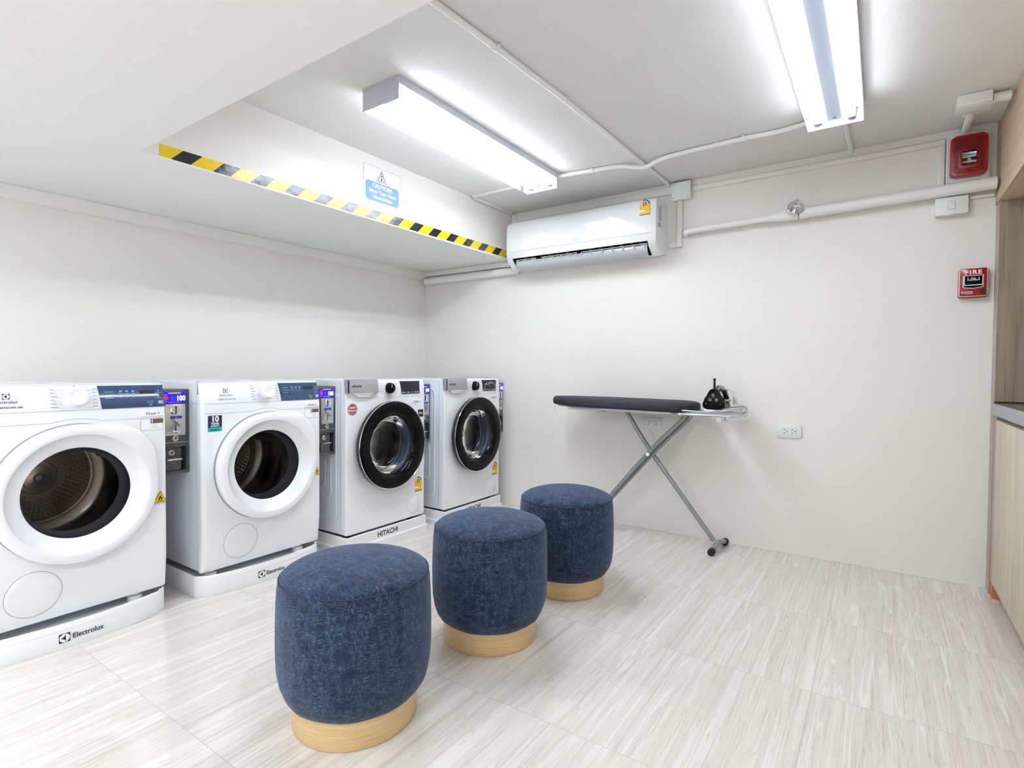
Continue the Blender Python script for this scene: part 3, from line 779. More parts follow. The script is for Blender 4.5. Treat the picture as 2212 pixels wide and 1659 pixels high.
def surf_strip(b, fy, pts, w, off=.0010, m=0, n=8):
    """thin line on the curved front through pts (x,z)"""
    for (x0, z0), (x1, z1) in zip(pts[:-1], pts[1:]):
        dx, dz = x1-x0, z1-z0; L_ = math.hypot(dx, dz); nx, nz = -dz/L_*w/2, dx/L_*w/2
        k = max(1, int(L_/.02)); vs = []
        for i in range(k+1):
            x, z = x0+dx*i/k, z0+dz*i/k; y = fy(x, z)-off
            vs += [(x+nx, y, z+nz), (x-nx, y, z-nz)]
        b.add(vs, [(2*i, 2*i+1, 2*i+3, 2*i+2) for i in range(k)], m)

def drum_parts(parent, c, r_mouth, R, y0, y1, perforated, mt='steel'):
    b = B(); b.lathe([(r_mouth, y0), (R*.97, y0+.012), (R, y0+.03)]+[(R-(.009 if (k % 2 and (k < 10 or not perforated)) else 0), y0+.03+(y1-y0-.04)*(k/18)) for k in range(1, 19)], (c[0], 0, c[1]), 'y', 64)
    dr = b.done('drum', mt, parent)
    for k in range(3):
        a = .35+k*2*PI/3; ca, sa = math.cos(a), math.sin(a); b = B()
        b.T = Matrix.Translation((c[0], 0, c[1])) @ Matrix.Rotation(-a, 4, 'Y')
        b.prism([(R-.002, -.035), (R-.045, -.012), (R-.05, 0), (R-.045, .012), (R-.002, .035)], y0+.04, y1-.02); b.done('drum_paddle', 'dark' if perforated else mt, dr)
    b = B(); Rp = .70*R if perforated else .93*R; k_ = .80 if perforated else 1.
    b.lathe([(0, y1-.030), (.014*k_, y1-.030), (.018*k_, y1-.022), (.030*k_, y1-.020), (.060*k_, y1-.018), (.064*k_, y1-.014), (.085*k_, y1-.013), (.089*k_, y1-.009), (.105*k_, y1-.009), (.108*k_, y1-.004), (Rp, y1-.004)], (c[0], 0, c[1]), 'y', 64)
    if perforated:
        for ring in range(6):
            rr = .095+ring*.0152; n = int(2*PI*rr/.0175)
            for k in range(n):
                a = 2*PI*(k+.5*(ring % 2))/n; cx, cz = c[0]+rr*math.cos(a), c[1]+rr*math.sin(a)
                b.lathe([(.0062, y1-.0035), (.0057, y1-.0085), (.0042, y1-.0100), (.0026, y1-.0085), (.0022, y1-.005), (0, y1-.0045)], (cx, 0, cz), 'y', 8)
    b.done('drum_back_plate', 'dsteel' if perforated else mt, dr)
    b = B(); b.lathe([(Rp-.001, y1-.004), (Rp+.001, y1-.014), (Rp+.008, y1-.016), (Rp+.012, y1-.010), (R*.86, y1-.016), (R*.98, y1-.04), (R, y1-.06)] if perforated else [(Rp, y1-.004), (R*.95, y1-.012), (R, y1-.010)], (c[0], 0, c[1]), 'y', 64); b.done('drum_end_ring', mt, dr)
    return dr

DW, DH = .6, .84
def dry_y(x, z):
    y = edge_round(x, z, DW, DH, .018)
    if z > .70: y += .030*((z-.70)/.14)**2
    if z < .13: y += .11*(.13-z)
    return y
def make_dryer(label, logo_full, tagtxt, ten):
    t = thing('tumble_dryer', label, 'tumble dryer')
    c = (.30, .442)
    b = B(); b.box(0, DW, .030, .585, .0, DH, bev=.010, seg=3)
    kill = [f for f in b.bm.faces if f.calc_center_median().y < .0302]; bmesh.ops.delete(b.bm, geom=kill, context='FACES')
    b.done('cabinet_body', 'side', t)
    b = B(); b.box(-.0016, -.0001, .13, .50, .10, .66, bev=.0006); b.box(-.0007, -.0001, .044, .0455, .02, .82, 1); b.box(-.0007, -.0001, .0455, .56, .742, .7435, 1); b.done('side_pressing', ['side', 'lgrey'], t)
    front_grid(dry_y, DW, DH, c, .20, .036).done('front_panel', 'white', t)
    b = B(); ln = .742
    surf_strip(b, dry_y, [(.02, ln), (.58, ln)], .0016)
    arc = [(.30+.268*math.cos(a), c[1]+.268*math.sin(a)) for a in [math.radians(q) for q in range(152, 28, -4)]]
    arc = [p for p in arc if p[1] > .693]
    surf_strip(b, dry_y, [(.012, .699), (arc[0][0]-.05, .699)] + [(arc[0][0], arc[0][1]+.003)] + arc + [(arc[-1][0], arc[-1][1]+.003), (arc[-1][0]+.04, .698), (.588, .698)], .0016)
    surf_strip(b, dry_y, [(.006, .834), (.594, .834)], .0012); b.done('panel_seam', 'lgrey', t)
    # control display
    b = B(); q = [(.3775, .742), (.602, .742), (.5965, .829), (.369, .829)]
    def dsp(u, v):
        x = (q[0][0]*(1-u)+q[1][0]*u)*(1-v)+(q[3][0]*(1-u)+q[2][0]*u)*v; z = q[0][1]*(1-v)+q[2][1]*v
        x = min(x, .5955); return (x, dry_y(x, z)-.0022, z)
    b.grid(dsp, 16, 8); dp = b.done('display_panel', 'navy', t)
    b = B(); sy = lambda x, z: dry_y(x, z)-.0024
    for (x, z, ww) in [(.39, .805, .03), (.39, .794, .036), (.39, .782, .03)] + [(.418+.0*k, .0, 0) for k in ()]:
        surf_strip(b, sy, [(x, z), (x+ww, z)], .0018, .0004)
    for k in range(3):
        surf_strip(b, sy, [(.438+k*.021, .806), (.447+k*.021, .806)], .006, .0004); surf_strip(b, sy, [(.436+k*.021, .797), (.449+k*.021, .797)], .0014, .0004); surf_strip(b, sy, [(.438+k*.021, .783), (.446+k*.021, .783)], .0012, .0004)
    surf_strip(b, sy, [(.432, .791), (.497, .791)], .0008, .0004)
    for (x, z) in ((.572, .806), (.572, .786)):
        surf_strip(b, sy, [(x, z), (x+.004, z)], .006, .0004); surf_strip(b, sy, [(x-.006, z-.008), (x+.012, z-.008)], .0016, .0004)
    surf_strip(b, sy, [(.53, .764), (.555, .764)], .0014, .0004); surf_strip(b, sy, [(.53, .758), (.552, .758)], .0014, .0004); surf_strip(b, sy, [(.538, .750), (.546, .750)], .004, .0004)
    b.done('touch_symbols', 'pale', dp)
    b = B(); surf_strip(b, sy, [(.506, .797), (.558, .797)], .024, .0003); b.done('digit_window', 'print', dp)
    b = B(); surf_strip(b, sy, [(.570, .757), (.588, .757)], .018, .0005); b.done('start_key', 'pale', dp)
    # knob
    kn = B(); yk = dry_y(.301, .787)
    kn.T = Matrix.Translation((.301, yk, .787)) @ Matrix.Rotation(math.radians(-14), 4, 'X')
    kn.lathe([(.036, .002), (.036, -.004), (.033, -.005), (.0325, -.024), (.030, -.027), (.024, -.0275), (.022, -.0262), (0, -.0258)], ax='y', seg=44)
    kn.done('programme_knob', 'white', t)
    b = B()
    for k in range(6):
        z = .818-k*.0125; xl = .262+(.010 if k in (0, 5) else 0)-(.004 if k in (2, 3) else 0); xr = .603-xl
        surf_strip(b, dry_y, [(.232, z-.004), (xl, z-.004)], .0011); surf_strip(b, dry_y, [(xr, z-.004), (.368, z-.004)], .0011)
        surf_strip(b, dry_y, [(.226, z), (.226+.014+.004*((k*7) % 3), z)], .0028); surf_strip(b, dry_y, [(.352, z), (.366, z)], .0026)
    surf_strip(b, dry_y, [(.297, .829), (.303, .829)], .004)
    b.done('programme_marks', 'lgrey', t)
    # maker logo
    b = B(); b.T = Matrix.Translation((0, dry_y(.1, .79)-.0008, 0))
    logo_mark(b, .100, 0, .788, .019, 0, 1); b.done('maker_emblem', ['print', 'white'], t)
    b = B(); b.T = Matrix.Translation((0, dry_y(.1, .772)-.0008, 0)); b.text('Electrolux', .110, 0, .7745, .0145, 0, 'c'); b.done('maker_lettering', 'print' if logo_full else 'lgrey', t)
    b = B(); b.T = Matrix.Translation((0, dry_y(.1, .758)-.0008, 0)); b.text('ULTIMATECARE 300', .110, 0, .7575, .0088, 0, 'c', bold=.0001, sx=1.06); b.done('model_lettering', 'print' if logo_full else 'lgrey', t)
    # name tag
    b = B(); b.box(.505, .588, -.0028, -.0004+.0003, .7045, .7255, 0, bev=.0006); b.text(tagtxt, .5465, -.0031, .7105, .0155, 1, 'c'); b.done('name_tag', ['wprint', 'print'], t)
    # registration sticker (plain: no code)
    b = B(); b.prism(rrect(.505, .586, .648, .694, .002), -.0008, .0001, 0); b.prism(rrect(.5062, .5848, .6492, .6928, .002), -.0011, -.0009, 1)
    b.box(.540, .5848, -.0014, -.0012, .675, .6925, 2); b.text('SIMPLY SCAN', .551, -.0017, .6855, .0052, 3); b.text('TO REGISTER', .551, -.0017, .6785, .0052, 3)
    b.box(.5435, .548, -.0017, -.0015, .678, .690, 1)
    for k in range(6): b.box(.543, .575-.004*(k % 3), -.0013, -.0012, .655+k*.003, .6556+k*.003, 4)
    b.done('registration_sticker', ['silver', 'wprint', 'navy2', 'yellow', 'lgrey'], t)
    # flammable warning
    b = B(); cx = .573; b.prism([(cx-.027, .350), (cx+.0245, .350), (cx, .3975)], -.0010, .0008, 0); b.prism([(cx-.0235, .352), (cx+.0215, .352), (cx, .3935)], -.0014, -.0011, 1)
    b.prism([(cx-.006, .360), (cx+.005, .360), (cx+.0075, .366), (cx+.004, .373), (cx+.003, .370), (cx+.0, .380), (cx-.004, .372), (cx-.0075, .366)], -.0018, -.0015, 0)
    b.prism([(cx-.003, .3605), (cx+.002, .3605), (cx+.0025, .364), (cx-.0005, .368), (cx-.0035, .364)], -.0022, -.0019, 1); b.box(cx-.010, cx+.009, -.0018, -.0015, .3555, .3572, 0); b.box(cx-.022, cx+.02, -.0010, .0004, .3445, .3462, 2)
    b.done('flame_warning_sticker', ['print', 'amber', 'lgrey'], t)
    if ten:
        b = B(); x0, x1, z0, z1 = .026, .086, .620, .690
        b.box(x0, x1, -.0010, .0002, z0+.018, z1, 0); b.box(x0, x1, -.0010, .0002, z0, z0+.018, 1)
        b.text('10', (x0+x1)/2, -.0013, z0+.044, .034, 2, 'c', bold=.0012); b.text('YEAR', (x0+x1)/2, -.0013, z0+.0295, .0150, 2, 'c', bold=.0004); b.text('WARRANTY', (x0+x1)/2, -.0013, z0+.0215, .0070, 2, 'c', bold=.0002)
        b.text('MOTOR', (x0+x1)/2, -.0013, z0+.0045, .0085, 0, 'c', bold=.0003); b.done('warranty_sticker', ['navy2', 'teal', 'wprint'], t)
    # filter cover
    b = B(); fc = (.172, .105)
    yfc = lambda x, z: dry_y(x, z)-.0012
    n = 48; vs = [(fc[0], yfc(*fc), fc[1])]; 
    for rr, dy in ((.03, 0), (.06, 0), (.0765, 0), (.0785, .0008)):
        for k in range(n):
            a = 2*PI*k/n; x, z = fc[0]+rr*math.cos(a), fc[1]+rr*math.sin(a); vs.append((x, yfc(x, z)+dy, z))
    fs = [(0, 1+k, 1+(k+1) % n) for k in range(n)] + [(1+j*n+k, 1+j*n+(k+1) % n, 1+(j+1)*n+(k+1) % n, 1+(j+1)*n+k) for j in range(3) for k in range(n)]
    b.add(vs, fs); b.done('filter_cover', 'white', t)
    b = B(); P = [(fc[0]+.0795*math.cos(a), fc[1]+.0795*math.sin(a)) for a in [2*PI*k/56 for k in range(57)]]
    surf_strip(b, dry_y, P, .0016, .0006); b.done('filter_cover_gap', 'seam', t)
    # door
    n = 120; R = .25
    lob = [(.30, c[1]+R), (.434, .682), (.470, .668), (.500, .645), (.522, .612), (.540, .578), (.5455, .545), (.5475, .50), (.30+R, c[1])]
    def rout(a):
        a = (a+PI) % (2*PI)-PI
        if 0 <= a <= PI/2:
            dx, dz = math.cos(a), math.sin(a); best = R
            for (xa, za), (xb, zb) in zip(lob[:-1], lob[1:]):
                # ray/segment
                ex, ez = xb-xa, zb-za; den = dx*ez-dz*ex
                if abs(den) < 1e-9: continue
                tt = ((xa-c[0])*ez-(za-c[1])*ex)/den; uu = ((xa-c[0])*dz-(za-c[1])*dx)/den
                if -1e-6 <= uu <= 1+1e-6 and tt > 0: best = max(best, tt)
            return best
        return R
    ro = [rout(2*PI*k/n) for k in range(n)]
    for _ in range(1): ro = [max(R, (ro[k-1]+2*ro[k]+ro[(k+1) % n])/4) for k in range(n)]
    loops = []
    for (f, dy) in ((lambda q: q-.004, -.002), (lambda q: q, -.012), (lambda q: q, -.038), (lambda q: q-.003, -.045), (lambda q: q-.009, -.049), (lambda q: max(.222, q-.022) if q < .262 else q-.030, -.0505),
                    (lambda q: .217, -.0505), (lambda q: .2145, -.0495), (lambda q: .213, -.047), (lambda q: .200, -.034), (lambda q: .186, -.022), (lambda q: .172, -.0135), (lambda q: .167, -.012), (lambda q: .164, -.009)):
        loops.append([(c[0]+f(ro[k])*math.cos(2*PI*k/n), dy, c[1]+f(ro[k])*math.sin(2*PI*k/n)) for k in range(n)])
    b = B(); vs = [v for l in loops for v in l]
    b.add(vs, [(j*n+k, j*n+(k+1) % n, (j+1)*n+(k+1) % n, (j+1)*n+k) for j in range(len(loops)-1) for k in range(n)])
    d = b.done('door', 'white', t)
    b = B(); b.lathe([(.252, -.003), (.246, -.003), (.246, .0005)], (c[0], 0, c[1]), 'y', 72); b.done('door_seal', 'seam', d)
    b = B(); b.lathe([(0, -.020), (.08, -.0185), (.14, -.0125), (.1645, -.009)], (c[0], 0, c[1]), 'y', 64); b.done('door_glass', 'dglass', d)
    b = B(); b.lathe([(.1650, -.0085), (.163, .0), (.157, .035), (.152, .040), (.150, .062)], (c[0], 0, c[1]), 'y', 72)
    b.lathe([(.1515, .043), (.1475, .050), (.1515, .058)], (c[0], 0, c[1]), 'y', 72); b.done('door_liner', 'liner', d)
    b = B(); b.lathe([(.1525, .060), (.1560, .064), (.200, .066)], (c[0], 0, c[1]), 'y', 72); b.done('drum_mouth', 'chrome', t)
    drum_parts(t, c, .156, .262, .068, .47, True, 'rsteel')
    return t
D1 = make_dryer('white tumble dryer cut off by the left picture edge, tagged Dryer 1', True, 'Dryer 1', False)
D1.location = (.757, -2.880, .102); D1.rotation_euler.z = PI/2; D1['group'] = 'tumble dryers'
D2 = make_dryer('white tumble dryer with a 10 year sticker, tagged Dryer 2', False, 'Dryer 2', True)
D2.location = (.757, -2.142, .102); D2.rotation_euler.z = PI/2; D2['group'] = 'tumble dryers'

WW, WH = .6, .848
def wash_y(x, z):
    y = edge_round(x, z, WW, WH, .004)
    if z > .80: y += .012*((z-.80)/.048)**2
    return y
def make_washer(label, tagtxt, jap, new, wrap):
    t = thing('washing_machine', label, 'washing machine', group='washing machines')
    c = (.30, .468)
    b = B(); b.box(0, WW, .012, .575, 0, WH-.004, bev=.006, seg=2)
    kill = [f for f in b.bm.faces if f.calc_center_median().y < .0125]; bmesh.ops.delete(b.bm, geom=kill, context='FACES')
    b.done('cabinet_body', 'side', t)
    for y0, y1, z0, z1 in ((.085, .53, .075, .78), (.13, .48, .19, .42), (.18, .43, .25, .42)):
        b = B(); b.tube([(.0035, y, z) for y, z in rrect(y0, y1, z0, z1, .035)], .0075, 10, closed=True); b.done('side_pressing', 'side', t)
    b = B(); b.box(-.0006, -.0001, .045, .047, .02, .83); b.done('side_seam', 'seam', t)
    front_grid(wash_y, WW, WH, c, .21, .014).done('front_panel', 'white', t)
    b = B(); surf_strip(b, wash_y, [(.215, .741), (.594, .741)], .0012); surf_strip(b, wash_y, [(.006, .752), (.05, .745), (.215, .742)], .0012); surf_strip(b, wash_y, [(.222, .742), (.216, .846)], .0010); b.done('panel_seam', 'lgrey', t)
    # detergent drawer
    b = B(); b.prism([(-.001, .771), (.218, .771), (.207, .846), (-.001, .846)], -.016, .012, bev=.002)
    dr = b.done('detergent_drawer', 'silver', t)
    b = B(); b.text('HITACHI', .027, -.0164, .804, .0155, 0, bold=.0006, sx=1.05); b.done('maker_lettering', 'print', dr)
    b = B(); b.box(.178, .205, -.0164, -.0161, .778, .7815, 0); b.box(.03, .038, -.0164, -.0161, .780, .783, 0); b.done('inverter_lettering', 'seam', dr)
    b = B(); b.box(-.0015, .009, -.0168, -.0161, .774, .843, 0); b.done('blue_edge', 'navy2', dr)
    b = B(); b.prism([(.045, .769), (.175, .769), (.160, .757), (.145, .749), (.075, .749), (.060, .757)][::-1], -.016, .0, bev=.004); b.prism([(.04, .7705), (.18, .7705), (.178, .767), (.042, .767)][::-1], -.021, -.014, 0); b.done('drawer_grip', 'white', dr)
    b = B(); kz = .795
    b.lathe([(.034, .001), (.034, -.004), (.0325, -.006), (.0305, -.006)], (.305, 0, kz), 'y', 40, m=1)
    b.lathe([(.031, 0), (.030, -.022), (.0275, -.025), (.024, -.0255), (0, -.0245)], (.305, 0, kz), 'y', 40, m=0)
    b.box(.3038, .3062, -.0268, -.0258, kz+.002, kz+.024, 2); b.done('programme_knob', ['gblack', 'chrome', 'wprint'], t)
    b = B()
    for k in range(6):
        z = .823-k*.0115
        surf_strip(b, wash_y, [(.232+.003*(k % 3), z), (.262-.004*(k in (2, 3)), z)], .0022); surf_strip(b, wash_y, [(.347+.004*(k in (2, 3)), z), (.372-.004*(k % 2), z)], .0022)
    surf_strip(b, wash_y, [(.298, .835), (.312, .835)], .003); surf_strip(b, wash_y, [(.290, .752), (.312, .752)], .004)
    b.done('programme_marks', 'lgrey', t)
    b = B(); b.prism([(.405, .757), (.556, .757), (.552, .834), (.392, .834)], -.0035, .010, bev=.001); dp = b.done('display_panel', 'print', t)
    b = B()
    for k, ww in enumerate((.014, .008, .014, .006, .010, .014, .012)):
        x = .408+k*.021; b.box(x, x+ww, -.0039, -.0036, .763, .7655); b.box(x+.002, x+ww-.003, -.0039, -.0036, .768, .7705)
    if wrap:
        b.tube([(.42, -.0045, .80), (.44, -.0055, .812), (.47, -.0045, .815), (.50, -.0055, .820), (.525, -.0045, .81), (.54, -.0055, .80)], .0012, 6, smooth=5)
        b.tube([(.43, -.0045, .81), (.45, -.005, .80), (.48, -.005, .812), (.51, -.005, .806)], .0012, 6, smooth=5)
        b.tube([(.42, -.004, .765), (.424, -.005, .80)], .001, 6); b.tube([(.545, -.004, .765), (.54, -.005, .80)], .001, 6); b.tube([(.47, -.0045, .795), (.478, -.0045, .790), (.486, -.0045, .796)], .0008, 6)
    b.done('display_marks', 'wprint', dp)
    b = B()
    for x in (.432, .46, .478, .50, .54): surf_strip(b, wash_y, [(x, .750), (x+.005, .750)], .0015)
    surf_strip(b, wash_y, [(.566, .765), (.572, .765)], .006); b.done('key_marks', 'lgrey', t)
    b = B(); b.box(.492, .571, -.0026, -.0001, .701, .718, 0, bev=.0005); b.text(tagtxt, .5315, -.0029, .7050, .0135, 1, 'c'); b.done('name_tag', ['wprint', 'print'], t)
    if jap:
        b = B(); b.disc((.042, -.0005, .684), .0335, m=0, th=.0010); b.disc((.042, -.0012, .684), .0275, m=1, th=.0006)
        b.text('JAPAN', .042, -.0018, .689, .0140, 2, 'c', bold=.0004); b.text('QUALITY', .042, -.0018, .673, .0135, 2, 'c', bold=.0004); b.box(.032, .052, -.0018, -.0015, .6635, .6655, 2); b.done('quality_sticker', ['silver', 'dred', 'wprint'], t)
    if new:
        b = B(); b.box(.545, .590, -.0008, .0001, .610, .656, 0); b.text('NEW', .5675, -.0011, .628, .0150, 1, 'c', bold=.0003); b.done('new_sticker', ['print', 'wprint'], t)
    b = B(); energy_label(b, .518, -.0002, .148, .062, .092, 0); b.done('energy_label', EN, t)
    fc = (.512, .070); b = B()
    b.lathe([(0, -.0012), (.050, -.0012), (.052, .0)], (fc[0], 0, fc[1]), 'y', 48); b.lathe([(.006, -.0012), (.004, -.003), (0, -.0032)], (fc[0]-.036, 0, fc[1]+.003), 'y', 16); b.done('filter_cover', 'white', t)
    b = B(); P = [(fc[0]+.053*math.cos(a), fc[1]+.053*math.sin(a)) for a in [2*PI*k/48 for k in range(49)]]; surf_strip(b, wash_y, P, .0009, .0005); b.done('filter_cover_gap', 'lgrey', t)
    # door
    R = .254; C3 = (c[0], 0, c[1])
    b = B(); b.lathe([(.232, -.001), (.240, -.012), (R-.002, -.024), (R-.001, -.046)], C3, 'y', 96); d = b.done('door', 'dark', t)
    b = B(); b.lathe([(R-.001, -.0475), (R, -.049), (R, -.0515), (R-.002, -.053), (R-.004, -.0515)], C3, 'y', 96); b.done('silver_rim', 'chrome', d)
    b = B(); b.lathe([(R-.004, -.052), (.235, -.056), (.205, -.057), (.190, -.055)], C3, 'y', 96); b.lathe([(.190, -.055), (.176, -.047), (.166, -.036), (.164, -.030)], C3, 'y', 96, m=1)
    for ring in range(5):
        rr = .170+ring*.0048; n = 110
        for k in range(n):
            a = 2*PI*(k+.5*(ring % 2))/n; yy = (-.040, -.0435, -.0475, -.0505, -.053)[ring]
            b.lathe([(.0014, yy), (.0009, yy-.0013), (0, yy-.0015)], (c[0]+rr*math.cos(a), 0, c[1]+rr*math.sin(a)), 'y', 5, m=1)
    b.done('black_door_ring', ['gblack', 'gblack'], d)
    b = B(); b.lathe([(.1655, -.034), (.158, -.022), (.150, .015), (.140, .050), (.120, .066), (.07, .078), (0, .082)], C3, 'y', 72); b.done('door_glass', 'wglass', d)
    b = B(); b.lathe([(.206, -.002), (.176, -.003), (.170, .010), (.164, .014), (.164, .030), (.157, .034), (.157, .052), (.150, .058)], C3, 'y', 72); b.done('door_gasket', 'rubber', t)
    b = B(); b.lathe([(.158, .060), (.163, .064), (.205, .066)], C3, 'y', 72); b.done('drum_mouth', 'chrome', t)
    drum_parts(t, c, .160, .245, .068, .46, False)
    return t
W1 = make_washer('white washing machine with a red round sticker, tagged Washer 1', 'Washer 1', True, True, False)
W1.location = (.810, -1.422, .098); W1.rotation_euler.z = PI/2
W2 = make_washer('white washing machine nearest the back wall, tagged Washer 2', 'Washer 2', False, False, True)
W2.location = (.872, -.702, .098); W2.rotation_euler.z = PI/2

# machine stands ------------------------------------------------
def dryer_stand(label, loc):
    t = thing('machine_stand', label, 'stand', loc, PI/2, 'plastic stands under the machines')
    # outline from above: front edge bows outwards
    def outline(ins):
        P = []; w = .605
        x0, x1 = -.020+ins, w-.005-ins-.0
        yb = .60-ins; yf = .025
        P.append((x0, yb)); P.append((x0, yf+.02))
        for i in range(1, 5): a = PI+PI/2*i/5; P.append((x0+.03+.03*math.cos(a), yf+.02+.03*math.sin(a)))
        for i in range(0, 17):
            u = i/16; x = x0+.035+(x1-x0-.07)*u; P.append((x, -.048+ins+.040*(2*u-1)**2))
        for i in range(1, 5): a = -PI/2+PI/2*i/5; P.append((x1-.03+.03*math.cos(a), yf+.02+.03*math.sin(a)))
        P.append((x1, yf+.02)); P.append((x1, yb)); return P
    b = B(); n = len(outline(0))
    lv = [(.002, .0), (.0, .004), (.0, .084), (.003, .090), (.006, .091), (.009, .088), (.010, .060), (.3, .058)]
    vs = []
    for ins, z in lv[:-1]: vs += [(x, y, z) for x, y in outline(ins)]
    fs = [(j*n+k, j*n+(k+1) % n, (j+1)*n+(k+1) % n, (j+1)*n+k) for j in range(len(lv)-2) for k in range(n)] + [tuple(range(n))[::-1], tuple((len(lv)-2)*n+k for k in range(n))]
    b.add(vs, fs); b.done('stand_tray', 'whitep', t)
    b = B(); yf = lambda x, z: -.048+.040*(2*(x-.015)/.55-1)**2
    surf_strip(b, yf, [(.065, .006), (.065, .062), (.072, .070), (.508, .070), (.515, .062), (.515, .006)], .003, .0006); b.done('raised_outline', 'wprint', t)
    for xx in (.06, .50):
        for yy in (.06, .5):
            b = B(); b.lathe([(.026, .0605), (.026, .085), (.016, .087), (.016, .1017)], (xx, yy, 0), 'z', 20, caps=True); b.done('foot_cup', 'whitep', t)
    b = B(); s_ = .0315; x = .226; y_ = yf(x+.015, 0)-.0016
    b.T = Matrix.Translation((x, y_, .026)) @ Matrix.Rotation(math.radians(-1.6), 4, 'Z'); logo_mark(b, 0, 0, 0, s_, 0, 1); b.done('maker_emblem', ['print', 'whitep'], t)
    b = B(); b.T = Matrix.Translation((.264, yf(.30, 0)-.0026, .0325)); b.text('Electrolux', 0, 0, 0, .0245, 0, bold=.0003, sx=.92); b.done('maker_lettering', 'print', t)
    return t
dryer_stand('white plastic stand under the leftmost tumble dryer', (.757, -2.880, 0))
dryer_stand('white plastic stand under the tumble dryer with the 10 year sticker', (.757, -2.142, 0))
def washer_stand(label, loc):
    t = thing('machine_stand', label, 'stand', loc, PI/2, 'plastic stands under the machines')
    b = B(); lv = [(-.008, 0), (-.008, .028), (-.003, .031), (0, .033), (0, .086), (.003, .089), (.010, .089), (.011, .060)]
    x0, x1, y0, y1 = -.010, .600, -.016, .575
    vs = []
    for i, z in lv: vs += [(x0+i, y0+i, z), (x1-i, y0+i, z), (x1-i, y1-i, z), (x0+i, y1-i, z)]
    fs = [(j*4+k, j*4+(k+1) % 4, (j+1)*4+(k+1) % 4, (j+1)*4+k) for j in range(len(lv)-1) for k in range(4)] + [(3,2,1,0), tuple((len(lv)-1)*4+k for k in range(4))]
    b.add(vs, fs); b.done('stand_tray', 'whitep', t)
    for xx in (.05, .54):
        for yy in (.06, .5):
            b = B(); b.lathe([(.022, .0605), (.022, .0977)], (xx, yy, 0), 'z', 18, caps=True); b.done('foot_cup', 'dark', t)
    b = B(); b.text('HITACHI', .205, y0-.0005, .046, .0405, 0, bold=.0012, sx=.99); b.done('maker_lettering', 'charcoal', t)
    return t
ws = washer_stand('white plastic stand under the washing machine with the red sticker', (.810, -1.422, 0))
washer_stand('white plastic stand under the washing machine nearest the back wall', (.872, -.702, 0))

